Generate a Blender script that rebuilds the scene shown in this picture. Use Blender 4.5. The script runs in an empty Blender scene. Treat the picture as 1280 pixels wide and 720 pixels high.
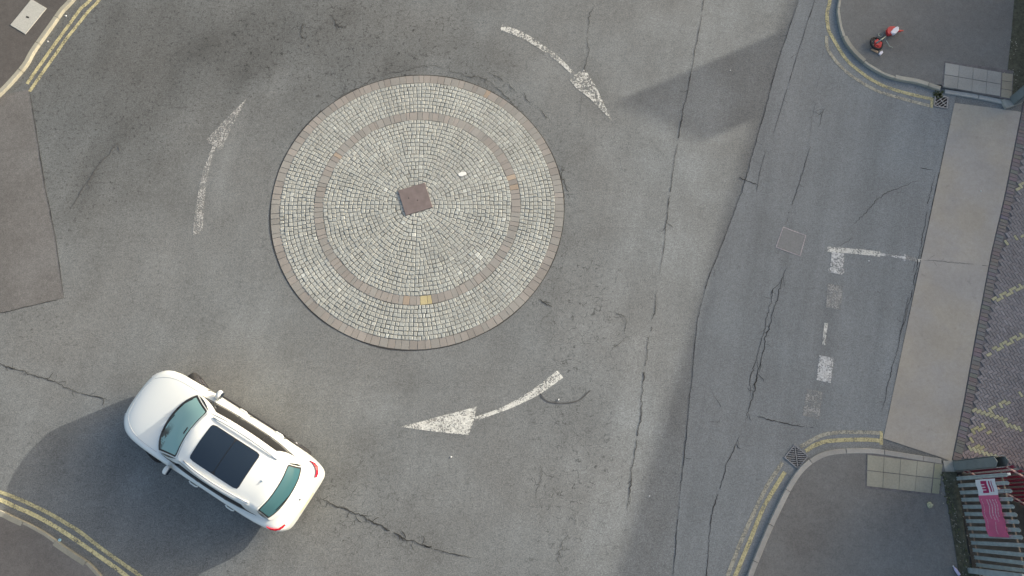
import bpy, bmesh, math, random
from mathutils import Vector, Matrix, noise
random.seed(7)
R = math.radians
scene = bpy.context.scene
COL = scene.collection
# ------------------------------------------------------------------ camera geometry
TILT = math.atan(.281); F = 1000.0; CAMH = 19.6
def P(px, py, h=0.0):
    """photo pixel -> point on the horizontal level h"""
    x = (px-640)/F; y = (360-py)/F
    Y = y*math.cos(TILT)+math.sin(TILT); Z = y*math.sin(TILT)-math.cos(TILT)
    k = (CAMH-h)/-Z
    return Vector((x*k, Y*k, h))
def PL(pts, h=0.0): return [P(a, b, h) for a, b in pts]
cam = bpy.data.cameras.new('camera'); cam.sensor_width = 36; cam.lens = 36*F/1280
cam.clip_start = .1; cam.clip_end = 3000
camo = bpy.data.objects.new('camera', cam); COL.objects.link(camo)
camo.location = (0, 0, CAMH); camo.rotation_euler = (TILT, 0, 0); scene.camera = camo

# ------------------------------------------------------------------ light
SUN_EL = 14.5; SUN_AZ = 25.0            # direction TOWARDS the sun, degrees from +X
sd = Vector((math.cos(R(SUN_AZ))*math.cos(R(SUN_EL)), math.sin(R(SUN_AZ))*math.cos(R(SUN_EL)), math.sin(R(SUN_EL))))
sl = bpy.data.lights.new('sun', 'SUN'); sl.energy = 2.7; sl.angle = R(.4); sl.color = (1, .945, .84)
so = bpy.data.objects.new('sun', sl); COL.objects.link(so)
so.rotation_euler = sd.to_track_quat('Z', 'Y').to_euler(); so.location = (20, 10, 30)
w = bpy.data.worlds.new('World'); scene.world = w; w.use_nodes = True
nt = w.node_tree; nt.nodes.clear()
sky = nt.nodes.new('ShaderNodeTexSky'); sky.sky_type = 'NISHITA'; sky.sun_disc = False
sky.sun_elevation = R(SUN_EL); sky.sun_rotation = R(90-SUN_AZ); sky.dust_density = 6.0; sky.air_density = 1.0; sky.ozone_density = .7
bg = nt.nodes.new('ShaderNodeBackground'); bg.inputs[1].default_value = .15
ow = nt.nodes.new('ShaderNodeOutputWorld')
nt.links.new(sky.outputs[0], bg.inputs[0]); nt.links.new(bg.outputs[0], ow.inputs[0])
scene.view_settings.view_transform = 'Standard'; scene.view_settings.look = 'None'
scene.view_settings.exposure = 1.08; scene.view_settings.gamma = 1

# ------------------------------------------------------------------ materials
class N:
    def __init__(s, name):
        s.m = bpy.data.materials.new(name); s.m.use_nodes = True
        s.t = s.m.node_tree; s.b = s.t.nodes['Principled BSDF']; s.out = s.t.nodes['Material Output']
        s.tc = s.t.nodes.new('ShaderNodeTexCoord')
    def n(s, typ, **k):
        a = s.t.nodes.new(typ)
        for q, v in k.items(): setattr(a, q, v)
        return a
    def l(s, a, b): s.t.links.new(a, b)
    def noise(s, scale, detail=3, rough=.55, vec=None, dist=0):
        a = s.n('ShaderNodeTexNoise'); a.inputs['Scale'].default_value = scale
        a.inputs['Detail'].default_value = detail; a.inputs['Roughness'].default_value = rough
        a.inputs['Distortion'].default_value = dist
        s.l(vec or s.tc.outputs['Object'], a.inputs['Vector']); return a.outputs['Fac']
    def ramp(s, v, a, b, lo=0., hi=1.):
        r = s.n('ShaderNodeMapRange'); r.clamp = True
        for i, x in zip(('From Min', 'From Max', 'To Min', 'To Max'), (a, b, lo, hi)): r.inputs[i].default_value = x
        s.l(v, r.inputs['Value']); return r.outputs['Result']
    def mth(s, op, a, b=None):
        r = s.n('ShaderNodeMath', operation=op)
        for i, x in enumerate((a, b)):
            if x is None: continue
            if isinstance(x, (int, float)): r.inputs[i].default_value = x
            else: s.l(x, r.inputs[i])
        return r.outputs[0]
    def mix(s, f, a, b, bt='MIX'):
        r = s.n('ShaderNodeMix', data_type='RGBA', blend_type=bt)
        for i, x in ((0, f), (6, a), (7, b)):
            if isinstance(x, (int, float)): r.inputs[i].default_value = x
            elif isinstance(x, tuple): r.inputs[i].default_value = (*x, 1)
            else: s.l(x, r.inputs[i])
        return r.outputs[2]
    def scalecol(s, col, f):
        r = s.n('ShaderNodeVectorMath', operation='SCALE')
        if isinstance(col, tuple): r.inputs[0].default_value = col
        else: s.l(col, r.inputs[0])
        s.l(f, r.inputs['Scale']); return r.outputs[0]
    def bump(s, h, strength=.2, dist=.01):
        b = s.n('ShaderNodeBump'); b.inputs['Strength'].default_value = strength; b.inputs['Distance'].default_value = dist
        s.l(h, b.inputs['Height']); s.l(b.outputs[0], s.b.inputs['Normal'])
    def attr(s, name): return s.n('ShaderNodeAttribute', attribute_name=name)
    def color(s, c):
        if isinstance(c, tuple): s.b.inputs['Base Color'].default_value = (*c, 1)
        else: s.l(c, s.b.inputs['Base Color'])
def simple(name, col, rough=.6, metal=0, coat=0, var=.12, scale=8, bump=0):
    a = N(name)
    f = a.ramp(a.noise(scale, 4), .3, .7, 1-var, 1+var)
    a.color(a.scalecol(col, f)); a.b.inputs['Roughness'].default_value = rough; a.b.inputs['Metallic'].default_value = metal
    a.b.inputs['Coat Weight'].default_value = coat
    if bump: a.bump(a.noise(scale*8, 3), bump, .01)
    return a.m
def asphalt(name, col, use_attr=False, streak=0.,  spk=.16, mott=.1, warm=(1.01, 1, .985), cool=(.98, 1, 1.01), spots=.5, crazeamt=0.):
    a = N(name)
    f = a.ramp(a.noise(38, 3, .7), .32, .68, 1-spk, 1+spk)
    f = a.mth('MULTIPLY', f, a.ramp(a.noise(19, 2, .6), .34, .66, 1-spk*.4, 1+spk*.4))
    f = a.mth('MULTIPLY', f, a.ramp(a.noise(7, 4, .6), .3, .7, 1-mott*.7, 1+mott*.7))
    f = a.mth('MULTIPLY', f, a.ramp(a.noise(.7, 5, .55), .3, .7, 1-mott, 1+mott))
    if streak:
        mp = a.n('ShaderNodeMapping'); mp.inputs['Rotation'].default_value = (0, 0, R(77)); mp.inputs['Scale'].default_value = (12, .9, 1)
        mp.vector_type = 'TEXTURE'
        a.l(a.tc.outputs['Object'], mp.inputs['Vector'])
        f = a.mth('MULTIPLY', f, a.ramp(a.noise(1.6, 4, .6, vec=mp.outputs['Vector']), .3, .7, 1-streak, 1+streak))
    # pale grit chips
    f = a.mth('ADD', f, a.ramp(a.noise(60, 1, .5), .68, .76, 0, .30))
    dark = a.ramp(a.noise(11, 5, .78), .54, .68, 0, spots*.75)
    dmask = a.ramp(a.noise(.9, 3, .5), .48, .66)
    if use_attr:
        at = a.attr('tone'); sep = a.n('ShaderNodeSeparateColor'); a.l(at.outputs['Color'], sep.inputs[0])
        f = a.mth('MULTIPLY', f, sep.outputs[0])
        dm = a.mth('MINIMUM', 1., a.mth('ADD', a.mth('MULTIPLY', sep.outputs[2], 1.15), a.mth('MULTIPLY', dmask, .2)))
        f = a.mth('MULTIPLY', f, a.mth('SUBTRACT', 1., a.mth('MULTIPLY', dark, dm)))
        craze = sep.outputs[1]
    else:
        f = a.mth('MULTIPLY', f, a.mth('SUBTRACT', 1., a.mth('MULTIPLY', dark, a.mth('MULTIPLY', dmask, .5))))
        craze = a.ramp(a.noise(.5, 3, .5), .55, .7, 0, crazeamt)
    # crazing: broken cell edges
    dv = a.n('ShaderNodeVectorMath', operation='ADD')
    nz = a.n('ShaderNodeTexNoise'); nz.inputs['Scale'].default_value = 5; a.l(a.tc.outputs['Object'], nz.inputs['Vector'])
    sc = a.n('ShaderNodeVectorMath', operation='SCALE'); sc.inputs['Scale'].default_value = .35; a.l(nz.outputs['Color'], sc.inputs[0])
    a.l(a.tc.outputs['Object'], dv.inputs[0]); a.l(sc.outputs[0], dv.inputs[1])
    vo = a.n('ShaderNodeTexVoronoi', feature='DISTANCE_TO_EDGE'); vo.inputs['Scale'].default_value = 3.4; a.l(dv.outputs[0], vo.inputs['Vector'])
    line = a.ramp(vo.outputs['Distance'], .0, .045, 1, 0)
    brk = a.ramp(a.noise(6, 3, .6), .47, .58)
    k = a.mth('MULTIPLY', a.mth('MULTIPLY', line, brk), craze)
    f = a.mth('MULTIPLY', f, a.mth('SUBTRACT', 1., a.mth('MULTIPLY', k, .65)))
    tint = a.mix(a.ramp(a.noise(.35, 3), .35, .65), warm, cool)
    c = a.mix(1., a.scalecol(col, f), tint, 'MULTIPLY')
    a.color(c); a.b.inputs['Roughness'].default_value = .88; a.b.inputs['Specular IOR Level'].default_value = .3
    a.bump(a.noise(55, 3, .7), .25, .004)
    return a.m
def paint(name, col, wear=.45, soft=.06, grain=26, streak=None):
    """road paint worn through to the asphalt below"""
    a = N(name)
    n1 = a.noise(grain, 4, .75); n2 = a.noise(3.2, 3, .6); n3 = a.noise(70, 2, .6)
    v = a.mth('ADD', a.mth('MULTIPLY', n1, .5), a.mth('ADD', a.mth('MULTIPLY', n2, .3), a.mth('MULTIPLY', n3, .2)))
    al = a.ramp(v, wear-soft, wear+soft)
    at = a.attr('edge'); al = a.mth('MULTIPLY', al, a.ramp(a.mth('ADD', at.outputs['Fac'], a.mth('MULTIPLY', n1, .9)), .45, .75))
    c = a.scalecol(col, a.ramp(a.noise(12, 3, .6), .3, .7, .72, 1.1))
    a.color(c); a.b.inputs['Roughness'].default_value = .75
    tr = a.n('ShaderNodeBsdfTransparent'); mx = a.n('ShaderNodeMixShader')
    a.l(al, mx.inputs[0]); a.l(tr.outputs[0], mx.inputs[1]); a.l(a.b.outputs[0], mx.inputs[2]); a.l(mx.outputs[0], a.out.inputs[0])
    return a.m
def attrmat(name, rough=.8, nscale=45, nv=.12, bump=.3, big=.06):
    a = N(name); at = a.attr('col')
    f = a.ramp(a.noise(nscale, 3, .65), .3, .7, 1-nv, 1+nv)
    f = a.mth('MULTIPLY', f, a.ramp(a.noise(1.3, 4, .6), .3, .7, 1-big, 1+big))
    a.color(a.scalecol(at.outputs['Color'], f)); a.b.inputs['Roughness'].default_value = rough
    if bump: a.bump(a.noise(nscale, 3), bump, .006)
    return a.m
M = dict(
    road=asphalt('road_asphalt', (.165, .172, .171), True, streak=.07, spk=.27, mott=.13, spots=.9),
    lane=asphalt('lane_asphalt', (.214, .227, .230), False, spk=.20, mott=.08, spots=.6, streak=.12, warm=(1, 1, 1), crazeamt=.5),
    patch=asphalt('patch_asphalt', (.138, .134, .130), False, spk=.2, mott=.16, spots=.8),
    pave_dark=asphalt('pavement_tarmac', (.170, .171, .165), False, spk=.13, mott=.12, spots=.25, warm=(1.03, 1, .98)),
    pave_west=asphalt('pavement_tarmac_brown', (.095, .088, .083), False, spk=.13, mott=.12, spots=.25),
    pave_south=asphalt('pavement_tarmac_grey', (.172, .162, .152), False, spk=.13, mott=.12, spots=.25),
    ground=asphalt('ground_tarmac', (.13, .13, .125), False),
    concrete=None,
    crack=simple('crack_dark', (.042, .041, .038), .95, var=.3),
    tarseal=simple('crack_faint', (.085, .085, .085), .95, var=.2),
    kerb=simple('kerb_concrete', (.36, .345, .30), .85, var=.2, scale=5, bump=.2),
    kerb_grey=simple('kerb_concrete_grey', (.37, .375, .37), .85, var=.2, scale=5, bump=.2),
    cobble=attrmat('granite_setts', .75, 40, .22, .5, .1),
    brick=attrmat('paver_bricks', .85, 60, .12, .3, .08),
    mortar=simple('dark_mortar', (.165, .165, .15), .95, var=.6, scale=2.2),
    sand=simple('joint_sand', (.15, .142, .143), .95, var=.3, scale=9),
    slab=attrmat('flagstones', .85, 25, .08, .2, .12),
    iron=simple('cast_iron', (.26, .27, .28), .55, .4, var=.3, scale=20),
    pit=simple('drain_pit', (.012, .012, .013), .9),
    white_paint=paint('worn_white_paint', (.66, .66, .61), .468, .04),
    white_faint=paint('very_worn_white_paint', (.44, .44, .42), .505, .045),
    white_thin=paint('thin_white_paint', (.60, .61, .60), .475, .045),
    yellow=paint('worn_yellow_paint', (.53, .48, .27), .445, .08),
    yellow_faint=paint('very_worn_yellow_paint', (.36, .34, .24), .50, .05),
    yellow_pale=paint('pale_yellow_paint', (.64, .58, .32), .44, .06),
    grey_ghost=paint('ghost_paint', (.40, .385, .31), .45, .07),
    dash_ghost=paint('dash_ghost_paint', (.36, .365, .35), .49, .07),
    cover=simple('pale_cover', (.42, .42, .38), .8, var=.12, scale=30, bump=.1),
    galv=simple('galvanised_steel', (.47, .54, .55), .45, .35, var=.18, scale=6),
    post=simple('grey_gate_post', (.22, .25, .25), .5, .2, var=.12, scale=4),
    rust=simple('rusty_rail', (.17, .135, .105), .8, .1, var=.4, scale=12),
    salmon=simple('faded_red_rail', (.52, .33, .28), .6, var=.25, scale=10),
    redpaint=simple('red_gate_paint', (.24, .02, .05), .45, var=.25, scale=8),
    soil=simple('mossy_soil', (.075, .078, .055), .98, var=.45, scale=14, bump=.6),
    yard=simple('dark_yard_ground', (.045, .045, .040), .95, var=.4, scale=9, bump=.5),  # very dark base colour for the ground behind the fence
    bwhite=simple('banner_white', (.78, .80, .84), .5, var=.04),
    bpink=simple('banner_pink', (.66, .14, .27), .5, var=.12, scale=3),
    bmag=simple('banner_magenta', (.42, .02, .12), .5, var=.05),
    btext=simple('banner_text', (.86, .74, .78), .5, var=.05),
    carwhite=None, tyre=simple('tyre_rubber', (.02, .02, .021), .8, var=.2), rim=simple('alloy_rim', (.10, .10, .11), .35, .6, var=.05),
    black=simple('black_trim', (.018, .018, .02), .45, var=.05),
    wall=simple('building_render', (.45, .42, .37), .85, var=.12, scale=2, bump=.1),
    roof=simple('flat_roof_felt', (.12, .12, .12), .9, var=.2, scale=2),
)
def glassy(name, col, rough=.06, spec=.5, coat=0.):
    a = N(name); a.color(col); a.b.inputs['Roughness'].default_value = rough
    a.b.inputs['Specular IOR Level'].default_value = spec; a.b.inputs['Coat Weight'].default_value = coat
    return a
a = N('car_white'); a.color(a.scalecol((.80, .825, .785), a.ramp(a.noise(1.5, 2), .3, .7, .98, 1.0)))
a.b.inputs['Roughness'].default_value = .32; a.b.inputs['Coat Weight'].default_value = .6; a.b.inputs['Coat Roughness'].default_value = .08; M['carwhite'] = a.m
def screen_mat():
    a = N('windscreen_glass')   # sky reflection put into the teal colour; dark dashboard and seats show through
    sp_ = a.n('ShaderNodeSeparateXYZ'); a.l(a.tc.outputs['Object'], sp_.inputs[0])
    k = a.mth('MULTIPLY', a.ramp(a.noise(5, 3, .6), .42, .50), a.mth('MULTIPLY', a.ramp(sp_.outputs[0], .98, 1.06), a.ramp(sp_.outputs[1], .05, .3)))
    a.color(a.mix(k, (.30, .50, .48), (.07, .085, .08))); a.b.inputs['Roughness'].default_value = .07
    return a.m
M['glass_front'] = screen_mat()
M['glass_rear'] = glassy('rear_glass', (.050, .130, .150), .08).m
M['glass_side'] = glassy('side_glass', (.022, .022, .022), .08).m
M['glass_roof'] = glassy('roof_glass', (.020, .032, .050), .10, .4).m
M['lamp_red'] = glassy('lamp_red', (.55, .008, .03), .15).m
M['lamp_clear'] = glassy('lamp_clear', (.55, .58, .6), .1).m
M['plate'] = simple('plate_yellow', (.62, .58, .42), .5, var=.02)
a = N('concrete_strip')
f = a.ramp(a.noise(30, 4, .7), .3, .7, .93, 1.07); f = a.mth('MULTIPLY', f, a.ramp(a.noise(1.0, 5, .6), .3, .7, .91, 1.07)); f = a.mth('MULTIPLY', f, a.ramp(a.noise(9, 4, .7), .32, .68, .94, 1.05)); f = a.mth('MULTIPLY', f, a.ramp(a.noise(5, 3, .5), .66, .74, 1, .86))
a.color(a.mix(1., a.scalecol((.350, .336, .306), f), a.mix(a.ramp(a.noise(.6, 3), .4, .6), (1.0, 1, 1.02), (1.04, 1, .93)), 'MULTIPLY'))
a.b.inputs['Roughness'].default_value = .9; M['concrete'] = a.m

# ------------------------------------------------------------------ mesh helpers
def link(name, verts, faces, mat, parent=None, smooth=False, cols=None, kind=None, fattr=None, mats=None, midx=None):
    me = bpy.data.meshes.new(name); me.from_pydata([tuple(v) for v in verts], [], faces); me.update()
    for m_ in (mats or [mat]): me.materials.append(m_)
    if midx: me.polygons.foreach_set('material_index', midx)
    if smooth:
        me.polygons.foreach_set('use_smooth', [True]*len(me.polygons))
    if cols is not None:
        c = me.color_attributes.new('col' if fattr is None else fattr, 'FLOAT_COLOR', 'POINT')
        flat = []
        for q in cols: flat += [q[0], q[1], q[2], 1.0]
        c.data.foreach_set('color', flat)
    o = bpy.data.objects.new(name, me); COL.objects.link(o)
    if parent: o.parent = parent
    if kind: o['kind'] = kind
    return o
def edgeattr(o, vals):
    a = o.data.attributes.new('edge', 'FLOAT', 'POINT'); a.data.foreach_set('value', vals)
def tag(o, label, cat, group=None):
    o['label'] = label; o['category'] = cat
    if group: o['group'] = group
    return o
def empty(name, loc, rz=0):
    o = bpy.data.objects.new(name, None); COL.objects.link(o); o.location = loc; o.rotation_euler = (0, 0, rz)
    o.empty_display_size = .2; return o
class MB:
    def __init__(s): s.v = []; s.f = []
    def box(s, c, size, rz=0, mat=None):
        cx, cy, cz = c; hx, hy, hz = [q/2 for q in size]; b = len(s.v); ca, sa = math.cos(rz), math.sin(rz)
        for z in (-hz, hz):
            for x, y in ((-hx, -hy), (hx, -hy), (hx, hy), (-hx, hy)):
                s.v.append((cx+x*ca-y*sa, cy+x*sa+y*ca, cz+z))
        for f in ((3, 2, 1, 0), (4, 5, 6, 7), (0, 1, 5, 4), (1, 2, 6, 5), (2, 3, 7, 6), (3, 0, 4, 7)): s.f.append([b+i for i in f])
        return s
    def prism(s, poly, z0, z1):
        n = len(poly); b = len(s.v)
        for z in (z0, z1):
            for p in poly: s.v.append((p[0], p[1], z))
        s.f.append([b+i for i in range(n)][::-1]); s.f.append([b+n+i for i in range(n)])
        for i in range(n): s.f.append([b+i, b+(i+1) % n, b+n+(i+1) % n, b+n+i])
        return s
    def tube(s, pts, r, n=8, cap=True):
        pts = [Vector(p) for p in pts]; b = len(s.v); rr = r if isinstance(r, (list, tuple)) else [r]*len(pts)
        for i, p in enumerate(pts):
            d = (pts[min(i+1, len(pts)-1)]-pts[max(i-1, 0)]).normalized()
            u = d.cross(Vector((0, 0, 1)) if abs(d.z) < .9 else Vector((1, 0, 0))).normalized(); q = d.cross(u)
            for k in range(n):
                t = 2*math.pi*k/n; s.v.append(tuple(p+(u*math.cos(t)+q*math.sin(t))*rr[i]))
        for i in range(len(pts)-1):
            for k in range(n): s.f.append([b+i*n+k, b+i*n+(k+1) % n, b+(i+1)*n+(k+1) % n, b+(i+1)*n+k])
        if cap:
            s.f.append([b+k for k in range(n)]); s.f.append([b+(len(pts)-1)*n+k for k in range(n)][::-1])
        return s
    def torus(s, c, R1, r, n=28, m=8, squash=1.0, mtx=None):
        b = len(s.v); mtx = mtx or Matrix.Identity(3)
        for i in range(n):
            A = 2*math.pi*i/n
            for k in range(m):
                t = 2*math.pi*k/m
                v = Vector(((R1+r*math.cos(t))*math.cos(A), (R1+r*math.cos(t))*math.sin(A), r*squash*math.sin(t)))
                s.v.append(tuple(Vector(c)+mtx @ v))
        for i in range(n):
            for k in range(m):
                s.f.append([b+i*m+k, b+((i+1) % n)*m+k, b+((i+1) % n)*m+(k+1) % m, b+i*m+(k+1) % m])
        return s
    def build(s, name, mat, parent=None, **k):
        o = link(name, s.v, s.f, mat, parent, **k)
        bm = bmesh.new(); bm.from_mesh(o.data); bmesh.ops.recalc_face_normals(bm, faces=bm.faces); bm.to_mesh(o.data); bm.free()
        return o
def bevel(o, wd=.01, seg=2):
    m = o.modifiers.new('bevel', 'BEVEL'); m.width = wd; m.segments = seg; m.limit_method = 'ANGLE'; return o
def polysheet(name, pts, z, mat, depth=None, kind='structure'):
    """flat polygon (or raised slab when depth given)"""
    bm = bmesh.new(); vs = [bm.verts.new((p[0], p[1], z)) for p in pts]; f = bm.faces.new(vs)
    if f.normal.z < 0: f.normal_flip()
    bm.normal_update()
    if f.normal.z < 0: f.normal_flip()
    if depth:
        r = bmesh.ops.extrude_face_region(bm, geom=[f])
        for g in r['geom']:
            if isinstance(g, bmesh.types.BMVert): g.co.z = z
        for v in vs: v.co.z = z-depth
    bmesh.ops.triangulate(bm, faces=[q for q in bm.faces if len(q.verts) > 4])
    bmesh.ops.recalc_face_normals(bm, faces=bm.faces) if depth else None
    me = bpy.data.meshes.new(name); bm.to_mesh(me); bm.free(); me.materials.append(mat)
    o = bpy.data.objects.new(name, me); COL.objects.link(o)
    if kind: o['kind'] = kind
    return o
def resample(pts, step):
    out = []; pts = [Vector(p) for p in pts]
    # Catmull-Rom
    P_ = [2*pts[0]-pts[1]]+pts+[2*pts[-1]-pts[-2]]
    for i in range(1, len(P_)-2):
        n = max(1, int((P_[i+1]-P_[i]).length/step))
        for k in range(n):
            t = k/n; a, b, c, d = P_[i-1], P_[i], P_[i+1], P_[i+2]
            out.append(.5*((2*b)+(c-a)*t+(2*a-5*b+4*c-d)*t*t+(3*b-a-3*c+d)*t**3))
    out.append(pts[-1]); return out
def ribbon(name, pts, width, z, mat, parent=None, step=.06, nacross=4):
    """flat strip along a smooth line; width may be a list (start..end)"""
    c = resample(pts, step); n = len(c); v = []; f = []; e = []
    for i, p in enumerate(c):
        d = (c[min(i+1, n-1)]-c[max(i-1, 0)]); d.z = 0; d.normalize(); s = Vector((-d.y, d.x, 0))
        t = i/(n-1)
        if isinstance(width, (list, tuple)):
            q = t*(len(width)-1); k = min(int(q), len(width)-2); wd = width[k]+(width[k+1]-width[k])*(q-k)
        else: wd = width
        for j in range(nacross+1):
            a = j/nacross-.5; q = p+s*a*wd; v.append((q.x, q.y, z)); e.append(0. if j in (0, nacross) else 1.)
    m = nacross+1
    for i in range(n-1):
        for j in range(nacross): f.append([i*m+j, i*m+j+1, (i+1)*m+j+1, (i+1)*m+j][::-1])
    o = link(name, v, f, mat, parent); edgeattr(o, e); return o
def inpoly(x, y, poly):
    r = False; n = len(poly); j = n-1
    for i in range(n):
        xi, yi = poly[i][0], poly[i][1]; xj, yj = poly[j][0], poly[j][1]
        if (yi > y) != (yj > y) and x < (xj-xi)*(y-yi)/(yj-yi)+xi: r = not r
        j = i
    return r

# ------------------------------------------------------------------ ground and road
polysheet('ground', [(-700, -700), (700, -700), (700, 700), (-700, 700)], -.05, M['ground'])
IC = Vector((-2.478, 7.74, 0)); IR = 3.837
def gauss(px, py, cx, cy, rx, ry, rot=0):
    dx = px-cx; dy = py-cy; c, s = math.cos(R(rot)), math.sin(R(rot))
    u = (dx*c+dy*s)/rx; v = (-dx*s+dy*c)/ry
    return math.exp(-(u*u+v*v))
def proj(x, y, z=0):
    dz = z-CAMH
    yc = y*math.cos(TILT)+dz*math.sin(TILT); zc = y*math.sin(TILT)*-1+dz*math.cos(TILT)
    return 640+F*x/-zc, 360-F*yc/-zc
# dirt, damp and wear of the old surface, plus a painted lift in the building's shade: (px, py, rx, ry, rot, brightness, craze, dark mottling)
STAINS_AND_LIFT = [
    (60, 60, 200, 120, -30, -.20, 0, 1.), (150, 150, 170, 100, -45, -.15, 0, .8), (300, 40, 190, 90, 0, -.13, .2, .6), (40, 250, 50, 140, 0, -.06, 0, .5), (480, 60, 150, 60, 0, -.05, .4, .3), (1190, 60, 60, 120, 0, 0, 0, 0),
    (120, 215, 14, 60, 30, -.16, 0, .3), (200, 130, 30, 100, 35, -.08, 0, .2), (110, 250, 60, 40, 0, -.06, 0, .3),
    (450, 40, 130, 50, 0, -.05, .7, .3), (430, 60, 120, 22, -8, -.07, .2, 0), (250, 60, 60, 30, -20, -.06, .3, .2),
    (170, 400, 90, 50, 30, .07, 0, 0), (60, 430, 80, 30, 10, .05, 0, .1), (280, 320, 60, 60, 0, .02, .1, .2),
    (740, 300, 60, 150, 8, .03, .1, 0), (860, 200, 50, 260, 10, .17, 0, 0), (800, 560, 50, 240, 6, .14, 0, 0), (830, 660, 40, 160, 5, .16, 0, 0), (900, 90, 60, 120, 10, .08, 0, 0), (720, 640, 80, 120, 0, .07, .2, 0), (760, 560, 60, 200, 6, .06, .4, .1),  # includes a lighter tone painted in to lift the shaded road by the seam
    (600, 600, 200, 60, 0, .02, .1, 0), (560, 520, 150, 40, 0, 0., 0, 0), (700, 420, 40, 90, 10, 0, .9, .2),
    (450, 660, 90, 40, 10, -.04, .8, .3), (250, 700, 80, 40, 0, 0, .3, .2), (640, 170, 40, 60, -40, -.04, .5, 0),
    (420, 590, 70, 40, 0, -.04, .6, .3), (740, 380, 30, 60, 0, -.02, .6, .1), (1000, 300, 60, 300, 0, 0, .4, 0),
    (820, 60, 40, 120, 10, .05, 0, 0), (660, 60, 90, 60, 0, .0, .2, 0), (50, 500, 80, 40, 0, .02, .1, .1),
    (340, 470, 60, 60, 0, .03, 0, 0), (600, 460, 180, 20, 0, .02, .0, 0), (170, 560, 60, 60, 0, 0, 0, 0),
    (330, 100, 60, 60, 0, -.05, .3, .2), (480, 70, 160, 18, 0, -.06, .5, 0), (25, 400, 40, 12, 0, -.03, 0, .6),
]
nx, ny = 230, 150; x0, x1, y0, y1 = -20., 20., -6., 20.
rv = []; rf = []; rc = []
for j in range(ny+1):
    for i in range(nx+1):
        x = x0+(x1-x0)*i/nx; y = y0+(y1-y0)*j/ny; rv.append((x, y, 0))
        px, py = proj(x, y)
        wob = noise.noise(Vector((x*.8, y*.8, 3)))*30; wob2 = noise.noise(Vector((x*.8, y*.8, 9)))*30
        b = 1.0; d = .12+.25*max(0, noise.noise(Vector((x*.35, y*.35, 20)))); c = .12+.6*max(0, noise.noise(Vector((x*.45, y*.45, 30))))
        for s in STAINS_AND_LIFT:
            g = gauss(px+wob, py+wob2, *s[:5]); b += s[5]*g; c += s[6]*g; d += s[7]*g
        rr = (Vector((x, y, 0))-IC).length; th = math.atan2(y-IC.y, x-IC.x)
        if rr < 8:
            k = math.exp(-((rr-IR-.15)/.28)**2)*(.6+.6*noise.noise(Vector((th*2.5, 1, 4))))
            up = .5+.5*math.sin(th-.15)
            b -= .13*k*up; c += .9*k*up+.15*k
            b += .05*math.exp(-((rr-5.3)/.5)**2)+.02*math.sin(rr*5+noise.noise(Vector((th, 0, 0)))*2)*math.exp(-((rr-6)/2)**2)
        if rr < 11:
            ul = max(0, math.cos(th-2.3))**1.5
            for r0_, w0_, a0_ in ((4.9, .30, .07), (6.3, .35, .11), (7.7, .3, .09)):
                b -= a0_*ul*math.exp(-((rr+.4*noise.noise(Vector((th*2, r0_, 0)))-r0_)/w0_)**2)*(.7+.6*noise.noise(Vector((x*1.5, y*1.5, r0_))))
        b *= 1+.05*noise.noise(Vector((x*1.2, y*.35, 1)))
        rc.append((max(.4, b), max(0, min(1, c)), max(0, min(1, d))))
for j in range(ny):
    for i in range(nx):
        q = j*(nx+1)+i; rf.append([q, q+1, q+nx+2, q+nx+1])
road = link('road', rv, rf, M['road'], cols=rc, fattr='tone', kind='structure')
# smoother resurfaced lane east of the long seam
SEAM = [(1004, -40), (998, 0), (975, 70), (950, 160), (930, 230), (905, 300), (885, 350), (872, 400), (865, 470), (858, 540), (850, 620), (841, 720), (836, 790)]
STRIP_L = [(1202, 85), (1193, 130), (1150, 330), (1104, 548), (1085, 640)]
lane_e = [(1230, -40), (1215, 0), (1198, 100)]+STRIP_L[1:]+[(1090, 620), (1075, 790)]
polysheet('resurfaced_lane', PL(SEAM)+PL(lane_e[::-1]), .004, M['lane'])
polysheet('tarmac_patch', PL([(-60, 150), (-30, 128), (8, 118), (36, 112), (48, 180), (58, 240), (70, 300), (80, 372), (40, 382), (0, 391), (-60, 400)]), .004, M['patch'])
# concrete crossover strip
polysheet('concrete_crossover', PL([(1193, 129), (1240, 135), (1276, 140), (1255, 245), (1238, 318), (1220, 413), (1203, 507), (1193, 556), (1189, 577), (1174, 571), (1140, 560), (1104, 548), (1150, 330)]), .012, M['concrete'])

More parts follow.
